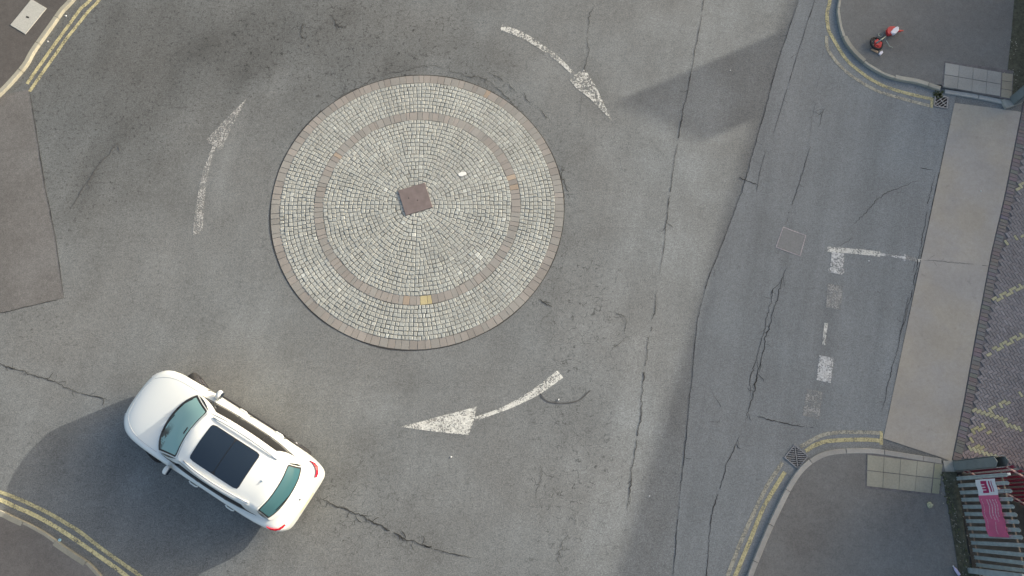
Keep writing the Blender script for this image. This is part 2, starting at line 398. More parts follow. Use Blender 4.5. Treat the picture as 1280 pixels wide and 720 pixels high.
# ------------------------------------------------------------------ cracks
def crack(name, pts, width=.03, z=.009, mat='crack', amp=.035, gap=.15, branch=.05, parent=None, wend=None):
    c = resample(PL(pts, 0), .05); v = []; f = []
    seed = random.uniform(0, 99)
    def strip(line, wf):
        n = len(line)
        prev = None
        for i, p in enumerate(line):
            d = (line[min(i+1, n-1)]-line[max(i-1, 0)]); d.z = 0
            if d.length < 1e-6: continue
            d.normalize(); s = Vector((-d.y, d.x, 0))
            t = i/max(1, n-1)
            wd = width*.72*wf*(.35+1.0*abs(noise.noise(Vector((seed+p.x*3, p.y*3, 7)))))*min(1, 8*t+.15, 8*(1-t)+.15)
            g = noise.noise(Vector((seed+p.x*1.4, p.y*1.4, 2)))+.5*noise.noise(Vector((seed+p.x*6, p.y*6, 2)))
            if g < -.55+gap: prev = None; continue
            a = len(v); q1 = p+s*wd/2; q2 = p-s*wd/2
            v.append((q1.x, q1.y, z)); v.append((q2.x, q2.y, z))
            if prev is not None: f.append([prev, prev+1, a+1, a])
            prev = a
    line = []
    for p in c:
        o = Vector((noise.fractal(Vector((seed+p.x*2, p.y*2, 0)), .8, 2.2, 5), noise.fractal(Vector((p.x*2, seed+p.y*2, 5)), .8, 2.2, 5), 0))*amp
        line.append(p+o+Vector((random.gauss(0, 1), random.gauss(0, 1), 0))*amp*.22)
    strip(line, 1)
    i = 0
    while i < len(line)-3:
        if random.random() < branch:
            p = line[i].copy(); d = (line[i+2]-line[i]).normalized(); a = random.choice((-1, 1))*random.uniform(.4, 1.4)
            d = Matrix.Rotation(a, 3, 'Z') @ d; br = [p.copy()]
            for k in range(random.randint(2, 6)):
                d = Matrix.Rotation(random.gauss(0, .35), 3, 'Z') @ d; p = p+d*.045; br.append(p.copy())
            strip(br, .55)
        i += 1
    if not f: return
    return link(name, v, f, M[mat], parent or road)
crack('crack', [(884, -40), (880, 0), (868, 70), (850, 160), (838, 240), (828, 320), (824, 345)], .034, amp=.025, gap=.12)
crack('crack', [(823, 360), (818, 390), (808, 440), (800, 520), (790, 590), (784, 642)], .042, amp=.04, gap=.2)
crack('crack', SEAM, .026, amp=.022, gap=.08)
crack('crack', [(1020, -20), (1018, 0), (996, 70), (975, 140), (965, 172)], .028, amp=.015, gap=-.05)
crack('crack', [(957, 188), (950, 215), (945, 242)], .025, amp=.01)
crack('crack', [(924, 222), (935, 226), (947, 231)], .05, amp=.03)
crack('crack', [(1030, 135), (1027, 148), (1022, 160)], .03, amp=.05, branch=.3)
crack('crack', [(1013, 183), (1004, 212), (992, 250), (981, 280)], .035, amp=.03)
crack('crack', [(984, 333), (975, 360), (964, 400), (955, 430), (947, 470), (938, 505), (930, 530)], .045, amp=.05, branch=.12, gap=0)
crack('crack', [(978, 345), (962, 380), (950, 430), (940, 470), (935, 500)], .03, amp=.07, branch=.12)
crack('crack', [(925, 545), (909, 580), (900, 610), (889, 645), (883, 720), (880, 760)], .035, amp=.03, branch=.1)
crack('crack', [(1048, 308), (1060, 302), (1066, 296)], .02)
crack('crack', [(1066, 282), (1080, 268), (1095, 252), (1105, 243), (1122, 235), (1148, 225)], .028, amp=.05, gap=-.1)
crack('crack', [(1152, 210), (1168, 213)], .03)
crack('crack', [(1169, 215), (1163, 240), (1157, 270), (1151, 310), (1143, 350), (1136, 380), (1130, 400), (1120, 440), (1110, 480), (1101, 520)], .035, amp=.04, branch=.06, gap=.0)
crack('crack', [(1145, 320), (1139, 350), (1132, 385), (1125, 420)], .025, amp=.05)
crack('crack', [(1195, 122), (1172, 225), (1150, 328), (1127, 440), (1105, 545)], .04, amp=.008, gap=-.3, branch=.0)
crack('crack', [(400, 622), (425, 635), (455, 645), (480, 660), (510, 675), (540, 685)], .06, amp=.05, branch=.3, gap=-.1)
crack('crack', [(540, 685), (565, 692), (590, 697)], .03, amp=.03)
crack('crack', [(-20, 450), (0, 455), (30, 465), (70, 478), (100, 490), (140, 500)], .04, amp=.04, branch=.2, gap=-.05)
crack('crack', [(37, 112), (48, 180), (58, 240), (70, 300), (80, 372)], .03, z=.010, amp=.012, gap=-.05)
crack('crack', [(82, 372), (40, 382), (0, 391), (-30, 396)], .03, z=.010, amp=.02, gap=.0)
crack('crack', [(150, 175), (125, 205), (105, 235), (88, 262)], .05, mat='tarseal', amp=.04, gap=-.1)
crack('crack', [(744, 5), (735, 25), (735, 50), (732, 90), (727, 98)], .03, amp=.05, branch=.15)
crack('crack', [(727, 118), (725, 140)], .02, amp=.03)
crack('crack', [(946, 520), (975, 528), (1000, 532), (1018, 535), (1035, 545)], .035, amp=.05, branch=.2)
crack('crack', [(890, 488), (892, 495), (900, 506), (899, 526), (885, 527)], .018, amp=.02)
for k in range(4):
    crack('crack', [(610+k*22, 90+k*9+k*k*2), (630+k*18, 101+k*16)], .03, amp=.06, branch=.3)
crack('crack', [(380, 30), (378, 45), (395, 70)], .035, amp=.1, branch=.5)
crack('crack', [(410, 22), (430, 32), (440, 28)], .035, amp=.1, branch=.5)
crack('crack', [(700, 205), (704, 225), (712, 250)], .03, amp=.08, branch=.4)
crack('crack', [(672, 372), (690, 384)], .03, amp=.05, branch=.4)
crack('crack', [(676, 580), (674, 600), (670, 618)], .02, amp=.06, branch=.3)
crack('crack', [(718, 640), (715, 660), (700, 690), (698, 715)], .02, amp=.08, branch=.3)
crack('crack', [(765, 390), (780, 400), (776, 425), (762, 440)], .02, amp=.1, branch=.3)
crack('crack', [(470, 95), (500, 90), (540, 82), (580, 92), (612, 104), (640, 130), (665, 160)], .025, amp=.08, branch=.35, gap=.3)
crack('crack', [(395, 145), (420, 125), (450, 108), (470, 97)], .03, amp=.06, branch=.3, gap=.3)
crack('crack', [(1010, 175), (1030, 60), (1025, 20)], .015, mat='tarseal', amp=.06, gap=.3)
crack('crack', [(1152, 325), (1190, 328), (1240, 333)], .02, z=.016, mat='tarseal', amp=.02)
ribbon('scratch', PL([(675, 492), (683, 501), (700, 504), (722, 501), (738, 488)]), .03, .009, M['tarseal'], road, .05, 2)
edge_ring = MB()
ang = 0
pts = []
for i in range(181):
    t = 2*math.pi*i/180; rr = IR+.012+.01*noise.noise(Vector((math.cos(t)*4, math.sin(t)*4, 0)))
    pts.append((rr, t))
ev = []; ef = []
for i, (rr, t) in enumerate(pts):
    wd = .002+.024*max(0, noise.noise(Vector((math.cos(t)*3, math.sin(t)*3, 4)))+.2)
    for q in (rr-.014, rr+wd): ev.append((IC.x+q*math.cos(t), IC.y+q*math.sin(t), .007))
    if i: ef.append([2*i-2, 2*i-1, 2*i+1, 2*i])
link('island_joint', ev, ef, M['crack'], road)

# ------------------------------------------------------------------ pavements + kerbs
def kerb(pts, mat, z=.10, wd=.125, stone=.915):
    c = resample(PL(pts), .05)
    # arc length
    L = [0]
    for a_, b_ in zip(c, c[1:]): L.append(L[-1]+(b_-a_).length)
    def at(s):
        s = max(0, min(L[-1], s))
        for i in range(len(L)-1):
            if L[i+1] >= s: break
        t = (s-L[i])/max(1e-6, L[i+1]-L[i]); p = c[i].lerp(c[i+1], t); d = (c[min(i+3, len(c)-1)]-c[max(0, i-2)]); d.z = 0; d.normalize(); return p, Vector((-d.y, d.x, 0))
    v = []; f = []; col = []
    s = 0
    while s < L[-1]-.05:
        e = min(s+stone, L[-1]); n = max(2, int((e-s)/.15)); tone = random.uniform(.86, 1.1); dz = random.uniform(-.004, .004); b = len(v)
        for i in range(n+1):
            p, sd_ = at(s+.007+(e-s-.014)*i/n)
            for off, zz in ((-wd/2, -.02), (-wd/2, z-.010), (-wd/2+.008, z), (wd/2-.008, z), (wd/2, z-.010), (wd/2, -.02)):
                q = p+sd_*off; v.append((q.x, q.y, zz+dz)); col.append(tuple(tone*k for k in mat))
        for i in range(n):
            for k in range(5): f.append([b+i*6+k, b+i*6+k+1, b+(i+1)*6+k+1, b+(i+1)*6+k])
        f.append([b+k for k in range(6)]); f.append([b+n*6+k for k in range(6)][::-1])
        s = e
    o = link('kerb', v, f, M['slab'], cols=col, kind='structure')
    bm = bmesh.new(); bm.from_mesh(o.data); bmesh.ops.recalc_face_normals(bm, faces=bm.faces); bm.to_mesh(o.data); bm.free()
    return o
KTL = [(160, -100), (122, -42), (92, 0), (79, 14), (67, 31), (54, 49), (41.5, 67), (34, 81), (23.5, 94), (11, 108), (0, 119), (-40, 160)]
KBL = [(-140, 590), (-60, 622), (0, 641), (17.5, 649), (37, 657.8), (58, 669.4), (74, 681), (93, 694), (111, 706), (124, 720), (160, 762), (215, 850)]
KTR = [(1064, -120), (1053, -40), (1050, 0), (1048, 15.5), (1051, 35), (1057, 52.5), (1068.6, 68), (1084, 81.6), (1103.6, 93), (1121, 99), (1144, 103), (1160, 108), (1173.6, 112.7)]
KTR2 = [(1180, 115), (1213, 120), (1246.7, 126.7), (1258, 129)]
KBR = [(893, 850), (918, 775), (936.5, 720), (956, 671), (971.6, 637), (987, 607), (1002, 586), (1020.5, 572), (1042, 565.5), (1080, 564), (1103, 566), (1142, 572), (1174.5, 577)]
kerb(KTL, (.325, .315, .255)); kerb(KBL, (.33, .32, .26)); kerb(KTR, (.37, .355, .30)); kerb(KTR2, (.38, .38, .36), z=.05); kerb(KBR, (.35, .34, .31), z=.10)
PZ = .10
polysheet('pavement', PL(KTL)+PL([(-300, 160), (-300, -200), (160, -200)]), PZ, M['pave_west'], .12)
polysheet('pavement', PL(KBL)+PL([(215, 1000), (-400, 1000), (-400, 590)]), PZ, M['pave_south'], .12)
polysheet('pavement', PL(KTR[:-1])+PL([(1175, 108), (1250, 92), (1263, 92), (1262, 40), (1272, -60), (1280, -120), (1053, -120)]), PZ, M['pave_dark'], .12)
polysheet('pavement', PL(KBR)+PL([(1180, 590), (1192, 650), (1203, 715), (1210, 790), (1216, 960), (893, 960)]), PZ-.01, M['pave_south' if 0 else 'pave_dark'], .12)

def flags(quad, cols_, rows, base, z, jit=.06):
    """flagstones between four corner points"""
    a, b, c, d = [P(*q) for q in quad]     # TL TR BR BL
    v = []; f = []; cl = []
    for i in range(cols_):
        for j in range(rows):
            def q(u, w_): return (a.lerp(b, u)).lerp(d.lerp(c, u), w_)
            g = .012
            u0, u1, w0, w1 = i/cols_+g/1.0*.25, (i+1)/cols_-g*.25, j/rows+g*.9, (j+1)/rows-g*.9
            t = random.uniform(1-jit, 1+jit); k = len(v); zz = z+random.uniform(-.003, .003)
            for (uu, ww) in ((u0, w0), (u1, w0), (u1, w1), (u0, w1)):
                p = q(uu, ww); v.append((p.x, p.y, zz)); cl.append(tuple(t*x for x in base))
            for (uu, ww) in ((u0, w0), (u1, w0), (u1, w1), (u0, w1)):
                p = q(uu, ww); v.append((p.x, p.y, z-.05)); cl.append(base)
            f += [[k+3, k+2, k+1, k], [k, k+1, k+5, k+4], [k+1, k+2, k+6, k+5], [k+2, k+3, k+7, k+6], [k+3, k, k+4, k+7]]
    o = link('flagstone_paving', v, f, M['slab'], cols=cl, kind='structure')
    bm = bmesh.new(); bm.from_mesh(o.data); bmesh.ops.recalc_face_normals(bm, faces=bm.faces); bm.to_mesh(o.data); bm.free()
    # bed
    return o
polysheet('paving_bed', PL([(1178, 79), (1264, 91), (1262, 128), (1246, 124), (1175, 110)]), .106, M['sand'], .1)
flags([(1179, 81), (1249, 93), (1247, 123), (1176.5, 111)], 4, 2, (.30, .30, .28), .114)
flags([(1250, 93.5), (1263, 95), (1261, 126), (1248.5, 123.5)], 1, 3, (.30, .28, .22), .112)
polysheet('paving_bed', PL([(1081, 567), (1176, 580), (1172, 620), (1080, 610)]), .096, M['sand'], .1)
flags([(1082, 568.5), (1165, 579), (1161, 617), (1081, 608)], 4, 2, (.295, .29, .235), .104)
flags([(1166, 579), (1175.5, 580.5), (1171, 618), (1162, 617)], 1, 2, (.265, .265, .19), .102)

# ------------------------------------------------------------------ cobbled island
def dome(r): return .008+.075*(1-(min(r, IR)/IR)**2)
isl = empty('roundabout_island', IC)
tag(isl, 'low round cobbled traffic island with two brown brick rings and a square centre slab', 'traffic island')
def sett_mesh(rings, gap, base, cj, wobble=0., bev=.008, skip=None):
    v = []; f = []; cl = []
    for (r0, r1, cuts, ph) in rings:
        for a0, a1 in cuts:
            am = (a0+a1)/2; rm = (r0+r1)/2
            sw = wobble*math.sin(am*13+rm*2.2)+wobble*.6*math.sin(am*31+rm*5)
            q0, q1 = r0+sw, r1+sw
            cx, cy = rm*math.cos(am), rm*math.sin(am)
            if skip and skip(cx, cy): continue
            ga = gap/2/max(.1, rm)
            jx = lambda: random.uniform(-.007, .007)*(1 if bev > .004 else .2)
            lo = [(q0+gap/2+jx(), a0+ga+jx()/rm), (q0+gap/2+jx(), a1-ga+jx()/rm), (q1-gap/2+jx(), a1-ga+jx()/rm), (q1-gap/2+jx(), a0+ga+jx()/rm)]
            z = dome(rm)+random.uniform(-.004, .004)*(1 if bev > .004 else .3); k = len(v)
            c = cj(rm, am)
            for lvl, ins in ((z-.022, 0), (z-bev*.8, 0), (z, bev)):
                for m_, (rr, aa) in enumerate(lo):
                    r_ = rr+(ins if m_ < 2 else -ins); a_ = aa+(ins/rm if m_ in (0, 3) else -ins/rm)
                    v.append((r_*math.cos(a_), r_*math.sin(a_), lvl)); cl.append(c)
            for L_ in (0, 4):
                for m_ in range(4): f.append([k+L_+m_, k+L_+(m_+1) % 4, k+L_+4+(m_+1) % 4, k+L_+4+m_])
            f.append([k+8, k+9, k+10, k+11])
    o = link(base[0], v, f, base[1], isl, cols=cl)
    bm = bmesh.new(); bm.from_mesh(o.data); bmesh.ops.recalc_face_normals(bm, faces=bm.faces)
    bm.normal_update()
    for q in bm.faces:
        if len(q.verts) == 4 and abs(q.normal.z) > .99 and q.normal.z < 0: q.normal_flip()
    bm.to_mesh(o.data); bm.free(); return o
def cuts(r, size, nsec=None, jit=.12, ph=0.):
    out = []
    if nsec:
        for s in range(nsec):
            a0 = 2*math.pi*s/nsec; a1 = 2*math.pi*(s+1)/nsec; n = max(1, round(r*(a1-a0)/size))
            e = [a0]+[a0+(a1-a0)*(k+random.uniform(-jit, jit))/n for k in range(1, n)]+[a1]
            out += list(zip(e, e[1:]))
    else:
        n = round(2*math.pi*r/size); e = [ph+2*math.pi*(k+random.uniform(-jit, jit))/n for k in range(n)]; e.append(e[0]+2*math.pi)
        out = list(zip(e, e[1:]))
    return out
def granite(r, a_):
    big = noise.noise(Vector((r*math.cos(a_)*.8, r*math.sin(a_)*.8, 2)))
    t = random.gauss(1, .062)+.11*big; t = max(.6, min(1.4, t))
    if random.random() < .015: t *= 1.3
    wmt = random.uniform(-.015, .015)
    return (.352*t*(1+wmt), .362*t, .332*t*(1-wmt))
def brownring(r, a_):
    x, y = r*math.cos(a_), r*math.sin(a_)
    big = noise.noise(Vector((x*.7, y*.7, 12))); t = random.gauss(1, .06)+.12*big
    k = random.random()
    c = (.268, .249, .226) if k < .55 else (.258, .250, .230) if k < .97 else (.32, .26, .20)
    if 2 < r < 3 and abs(math.degrees(math.atan2(y, x))+82) < 3: c = (.42, .36, .20)
    return tuple(q*t for q in c)
RO0, RI1, RI0 = 3.60, 2.70, 2.46
slabc = Vector((-2.53, 7.90, 0))-IC; SA = R(18.2)
def inslab(x, y):
    dx, dy = x-slabc.x, y-slabc.y; u = dx*math.cos(SA)+dy*math.sin(SA); v_ = -dx*math.sin(SA)+dy*math.cos(SA)
    return max(abs(u), abs(v_)) < .335
rings = []
n = 8
for k in range(n):
    r0 = RI1+(RO0-RI1)*k/n; r1 = RI1+(RO0-RI1)*(k+1)/n; rings.append((r0, r1, cuts((r0+r1)/2, .112, 44, .16), 0))
sett_mesh(rings, .0135, ('outer_setts', M['cobble']), granite, .006, .010)
rings = []
n = 21; r_in = .12
for k in range(n):
    r0 = r_in+(RI0-r_in)*k/n; r1 = r_in+(RI0-r_in)*(k+1)/n; rm = (r0+r1)/2
    rings.append((r0, r1, cuts(rm, .110, 24 if rm > .9 else (12 if rm > .45 else 6), .18), 0))
sett_mesh(rings, .0135, ('inner_setts', M['cobble']), granite, .011, .010, skip=inslab)
sett_mesh([(RO0, IR, cuts(3.7, .185, None, .25), 0)], .012, ('outer_brick_ring', M['brick']), brownring, 0, .003)
sett_mesh([(RI0, RI1, cuts(2.6, .150, None, .3), 0)], .012, ('inner_brick_ring', M['brick']), brownring, 0, .003)
# bedding under the setts
v = []; f = []; seg = 96
rad = [0, .8, 1.6, 2.4, 3.0, 3.5, IR-.004]
for r_ in rad:
    for i in range(seg):
        t = 2*math.pi*i/seg; v.append((r_*math.cos(t), r_*math.sin(t), dome(r_)-.009))
for a_ in range(len(rad)-1):
    for i in range(seg):
        f.append([a_*seg+i, (a_+1)*seg+i, (a_+1)*seg+(i+1) % seg, a_*seg+(i+1) % seg])
b0 = len(v)
for i in range(seg):
    t = 2*math.pi*i/seg; v.append((rad[-1]*math.cos(t), rad[-1]*math.sin(t), -.02))
for i in range(seg): f.append([(len(rad)-1)*seg+i, b0+i, b0+(i+1) % seg, (len(rad)-1)*seg+(i+1) % seg])
link('mortar_bed', v, f, M['mortar'], isl)
slabm = simple('brown_centre_slab', (.165, .135, .130), .85, var=.14, scale=7, bump=.2)
c = MB().box((slabc.x, slabc.y, .077), (.735, .735, .05), SA).build('centre_slab', slabm, isl); bevel(c, .008)
for dx, dy in ((.06, -.04), (-.17, .02)):
    MB().tube([(slabc.x+dx, slabc.y+dy, .097), (slabc.x+dx, slabc.y+dy, .1035)], .016, 10).build('lifting_hole', M['pit'], c)
# pale stones
wh = MB(); p = P(578, 219)-IC
wh.prism([(p.x-.10, p.y-.05), (p.x-.02, p.y-.075), (p.x+.11, p.y-.02), (p.x+.10, p.y+.06), (p.x-.03, p.y+.06), (p.x-.11, p.y+.02)], dome(1.5)-.01, dome(1.5)+.012)
o = wh.build('white_stone', simple('white_stone', (.72, .72, .68), .8, var=.08), isl); bevel(o, .01)

# ------------------------------------------------------------------ road markings
def arrow(shaft, widths, head, label, mat):
    root = empty('painted_arrow', P(*shaft[0])); tag(root, label, 'road arrow', 'direction arrows painted round the island')
    inv = Matrix.Translation(-root.location)
    s = ribbon('shaft', PL(shaft), widths, .006, mat, None, .05, 6)
    s.data.transform(inv); s.parent = root
    hp = PL(head, .0062); bm = bmesh.new(); vs = [bm.verts.new((q.x, q.y, .0065)) for q in hp]; fc = bm.faces.new(vs)
    bm.normal_update()
    if fc.normal.z < 0: fc.normal_flip()
    bmesh.ops.triangulate(bm, faces=bm.faces[:]); bmesh.ops.subdivide_edges(bm, edges=bm.edges[:], cuts=5, use_grid_fill=True)
    me = bpy.data.meshes.new('head'); bm.to_mesh(me)
    hb = {v_.index for e_ in bm.edges if e_.is_boundary for v_ in e_.verts}; bm.free(); me.materials.append(mat)
    h = bpy.data.objects.new('head', me); COL.objects.link(h); edgeattr(h, [.15 if i in hb else 1. for i in range(len(me.vertices))])
    me.transform(inv); h.parent = root
arrow([(247, 293), (250, 258), (255, 223.5), (262, 199), (268, 183)], [.27, .22, .16, .10], [(309, 122), (290, 158), (276, 190), (268, 182), (256, 177), (275, 156)],
      'faded white arrow pointing up and right, left of the cobbled island', M['white_faint'])
arrow([(626.5, 34), (649, 42.4), (668, 53), (688, 66.7), (703, 79), (716, 92)], [.20, .20, .17, .14, .11], [(765, 151), (736, 122), (720, 110), (712, 100), (718, 93), (731, 86), (745, 108)],
      'white arrow above right of the cobbled island with a crumbling head', paint('chipped_white_paint', (.58, .58, .54), .497, .03, 16))
arrow([(700.5, 467.5), (673, 488), (650.5, 501), (628, 511.5), (594, 524)], [.24, .21, .15, .10, .10], [(500, 533.5), (540, 523), (596, 508), (593, 524), (586, 544), (545, 540)],
      'bright white arrow pointing left, below the cobbled island', M['white_paint'])
def yl(name_label, inner, outer, im, om, zoff=0.006, endbar=None, iw=.105, ow_=.10):
    root = empty('double_yellow_line', P(*(inner[0] if not isinstance(inner[0], list) else inner[0][0]))); tag(root, name_label, 'road line', 'double yellow lines along the kerbs')
    inv = Matrix.Translation(-root.location)
    for parts, mt, wd in ((inner, im, iw), (outer, om, ow_)):
        if not isinstance(parts[0], list): parts = [parts]
        for sg in parts:
            o = ribbon('line', PL(sg), wd, zoff, mt, None, .08, 4); o.data.transform(inv); o.parent = root
    if endbar:
        o = ribbon('end_bar', PL(endbar), .085, zoff+.001, im, None, .08, 4); o.data.transform(inv); o.parent = root
yl('worn double yellow lines curving along the top left kerb',
   [(183, -100), (142, -35), (113, 0), (101, 11), (86.6, 30.7), (77.6, 43), (66.8, 57.8), (54, 76), (45, 88.5), (34, 105)],
   [(194, -100), (152, -35), (124.5, 0), (112, 12.6), (97.5, 30.7), (83, 48.7), (70.4, 66.8), (54, 90), (37, 114.6)], M['yellow'], M['yellow'])
yl('pale double yellow lines along the bottom left kerb, beside the white car shadow',
   [(-140, 572), (-60, 603), (0, 624.7), (19.4, 633.5), (39, 642), (58.3, 652), (77.7, 663.6), (101, 679), (126, 696.6), (155.5, 718), (190, 750), (250, 850)],
   [(-140, 565), (-60, 596), (0, 615), (23.3, 623.7), (42.8, 632.5), (62, 642), (77.7, 651), (101, 665.5), (126, 685), (155.5, 706), (175, 720), (205, 750), (265, 850)], M['yellow_pale'], M['yellow'], iw=.10, ow_=.09)
yl('broken double yellow lines curving round the top right kerb to the drain',
   [[(1053, -120), (1042, -35), (1037.5, 0), (1033.6, 17.5), (1035.5, 37), (1041.4, 48.6), (1053, 68), (1064.7, 81.6), (1086, 98)], [(1086, 98), (1105.5, 108), (1132.7, 116.6), (1165.8, 124.4)]],
   [[(1033, 45), (1034, 60), (1045, 77), (1059, 91), (1067, 97)], [(1067, 97), (1083, 107), (1099, 115)], [(1099, 115), (1129, 124), (1164, 133)]], M['yellow'], M['grey_ghost'], zoff=.010, endbar=[(1165.5, 122), (1164, 135)])
yl('double yellow lines curving round the bottom right kerb past the diamond drain',
   [[(880, 840), (906, 755), (919.7, 718), (938, 674), (953, 637), (968.5, 610), (981, 590)], [(1006.7, 564), (1020.5, 555.5), (1038.8, 551), (1080, 549.5), (1101, 551)]],
   [[(871, 840), (897, 755), (913, 710), (928, 672), (941, 643.5), (959, 607), (978, 578)], [(1000, 559), (1026.6, 544.5), (1051, 540.5), (1080, 540.5), (1101, 541.5)]], M['yellow'], M['grey_ghost'], zoff=.010, endbar=[(1101.5, 539), (1101.5, 556)])
# give-way / bay line
root = empty('broken_white_line', P(1037, 311)); tag(root, 'worn white bar and row of broken dashes on the right lane', 'road line')
inv = Matrix.Translation(-root.location)
for nm, seg_, wd, mt in (('bar', [(1034, 311.5), (1075, 315), (1100, 318)], .15, 'white_paint'), ('bar', [(1100, 318), (1132, 322.5)], .07, 'white_thin'), ('bar', [(1131, 318), (1130.5, 327)], .05, 'white_thin'),
                         ('bar', [(1132, 322), (1146, 325)], .12, 'dash_ghost'), ('bar', [(1147.5, 325.5), (1152, 326)], .09, 'white_paint'),
                         ('dash', [(1041, 316), (1038.5, 340)], .07, 'white_paint'), ('dash', [(1047.5, 316), (1044.5, 342)], .34, 'white_thin'), ('dash', [(1035, 338), (1055, 339)], .12, 'white_thin'),
                         ('dash', [(1044, 356), (1041, 386)], .40, 'dash_ghost'), ('dash', [(1043, 358), (1040, 384)], .3, 'white_thin'),
                         ('dash', [(1032.5, 404), (1029.5, 431)], .09, 'white_paint'), ('dash', [(1033, 446), (1029.5, 477)], .38, 'white_thin'), ('dash', [(1038, 447), (1035, 472)], .08, 'white_paint'),
                         ('dash', [(1018, 488), (1013, 522)], .42, 'dash_ghost')):
    o = ribbon(nm, PL(seg_), wd, .010+random.uniform(0, .0016), M[mt], None, .04, 6); o.data.transform(inv); o.parent = root
# ------------------------------------------------------------------ iron work
mh = empty('manhole_cover', P(989, 302)); tag(mh, 'square inspection cover with a thin bare metal frame set in the right lane', 'manhole cover')
cs = [P(*q) for q in ((979, 284), (1007, 294.5), (1000, 320), (970, 309))]
b = MB()
for k in range(4):
    a0, a1 = cs[k], cs[(k+1) % 4]; d = (a1-a0).normalized(); s = Vector((-d.y, d.x, 0))*.011
    b.prism([tuple(a0-s-d*.01)[:2], tuple(a1-s+d*.01)[:2], tuple(a1+s+d*.01)[:2], tuple(a0+s-d*.01)[:2]], .000+.0004*k, .0105+.0007*k)
o = b.build('frame', simple('worn_steel_frame', (.42, .39, .40), .5, .4, var=.3, scale=20)); o.data.transform(Matrix.Translation(-mh.location)); o.parent = mh
ce = sum(cs, Vector())/4
o = MB().prism([tuple(ce+(q-ce)*.93)[:2] for q in cs], 0, .0085).build('lid', simple('tarmac_filled_lid', (.225, .23, .228), .9, var=.12, scale=20)); o.data.transform(Matrix.Translation(-mh.location)); o.parent = mh
def drain(px, py, size, rot, label, bars_diag=True):
    c_ = P(px, py); root = empty('drain_grate', c_, rot); tag(root, label, 'drain'); h = size/2
    MB().box((0, 0, -.005), (size, size, .03)).build('pit', M['pit'], root)
    fr = MB()
    for s in (-1, 1):
        fr.box((s*(h-.012), 0, .015), (.024, size, .024)); fr.box((0, s*(h-.012), .0153), (size-.05, .024, .024))
    fr.build('frame', M['iron'], root)
    br = MB()
    L_ = size-.05
    if bars_diag:
        for k in range(-5, 6):
            d = k*size/5.2; hl = (L_*1.414/2-abs(d)*1.0)
            if hl > .03: br.box((d*.707, -d*.707, .0165), (2*hl*.98, .018, .018), R(45))
        br.box((.03*.707, .03*.707, .017), (.016, L_*1.2, .016), R(45)); br.box((-.09, -.09, .0168), (.014, L_*.85, .014), R(45))
    else:
        br.box((0, 0, .0165), (L_*1.36, .024, .02), R(45))
        for k in range(-6, 7):
            d = k*size*.105; hl = L_*.707-abs(d)
            if hl > .02:
                for s in (1, -1):
                    cx = s*hl/2; a_ = R(45)
                    # slats either side of the spine
                    x = d; y = cx+s*.012
                    br.box((x*math.cos(a_)-y*math.sin(a_), x*math.sin(a_)+y*math.cos(a_), .0162), (.020, max(.02, hl-.03), .018), a_+.0+s*.0)
    br.build('bars', M['iron'], root)
drain(1176, 127.5, .36, R(-12), 'square slatted drain at the end of the top right yellow lines')
drain(995, 571, .42, R(48), 'diamond turned drain grate between the bottom right yellow lines', False)
# pale cover in the top-left pavement
cs = [P(*q, .10) for q in ((39.5, -1), (58.5, 10.5), (32, 43), (13, 31.5))]
uc = empty('pavement_cover', cs[0]); tag(uc, 'pale rectangular cover slab in the brown pavement at the top left', 'access cover')
o = MB().prism([tuple(q)[:2] for q in cs], .09, .112).build('slab', M['cover']); o.data.transform(Matrix.Translation(-uc.location)); o.parent = uc; bevel(o, .005)
q = P(34.5, 21.5, .11); o = MB().box((q.x, q.y, .1125), (.09, .05, .004), R(-20)).build('lifting_hole', M['pit']); o.data.transform(Matrix.Translation(-uc.location)); o.parent = uc

# ------------------------------------------------------------------ herringbone yard
EDGE = [(1285, 95), (1276, 140), (1255, 245), (1238, 318), (1220, 413), (1203, 507), (1193, 556), (1189, 574)]
ep = PL(EDGE)
yard_poly = ep+[P(1215, 574), P(1248, 575), Vector((13.8, .35, 0)), Vector((18.5, .35, 0)), Vector((20.5, 13.5, 0))]
yard_poly = [Vector((q[0], q[1], 0)) for q in yard_poly]
polysheet('paving_bed', yard_poly, .006, M['sand'])
YL = [((1270, 173), (1290, 167)), ((1256, 242), (1300, 222)), ((1248, 309), (1300, 285)), ((1232, 380), (1300, 348)), ((1217, 450), (1300, 409)),
      ((1233, 516), (1300, 480)), ((1201, 510), (1234, 518)), ((1234, 518), (1290, 543)), ((1195, 553), (1243, 571)), ((1235, 522), (1300, 500))]
YW = [P(a_[0], a_[1]).to_2d() for l_ in YL for a_ in l_]; YW = [(YW[2*i], YW[2*i+1]) for i in range(len(YL))]
sym = P(1226, 545).to_2d()
def dseg(p, a_, b_):
    t = max(0, min(1, (p-a_).dot(b_-a_)/(b_-a_).length_squared)); return (p-(a_+(b_-a_)*t)).length
def pavercol(p):
    big = noise.noise(Vector((p.x*.5, p.y*.5, 3))); t = random.gauss(1, .07)+.12*big
    red = max(0, min(1, (2.6-p.y)/1.6+noise.noise(Vector((p.x*1.5, p.y*1.5, 0)))*.4))
    c = Vector((.225, .212, .215)).lerp(Vector((.255, .208, .197)), red)
    if random.random() < .06: c = c*1.18
    for i, (a_, b_) in enumerate(YW):
        if dseg(p, a_, b_) < .055 and random.random() < (.9, .95, .55, .95, .85, .6, .95, .7, 1, 0)[i]: c = Vector((.42, .40, .26))
    d = p-sym
    if d.length < .30 and random.random() < .28: c = Vector((.38, .35, .20))
    return tuple(c*t)
BW = .075; brot = R(71.5)+R(45); v = []; f = []; cl = []
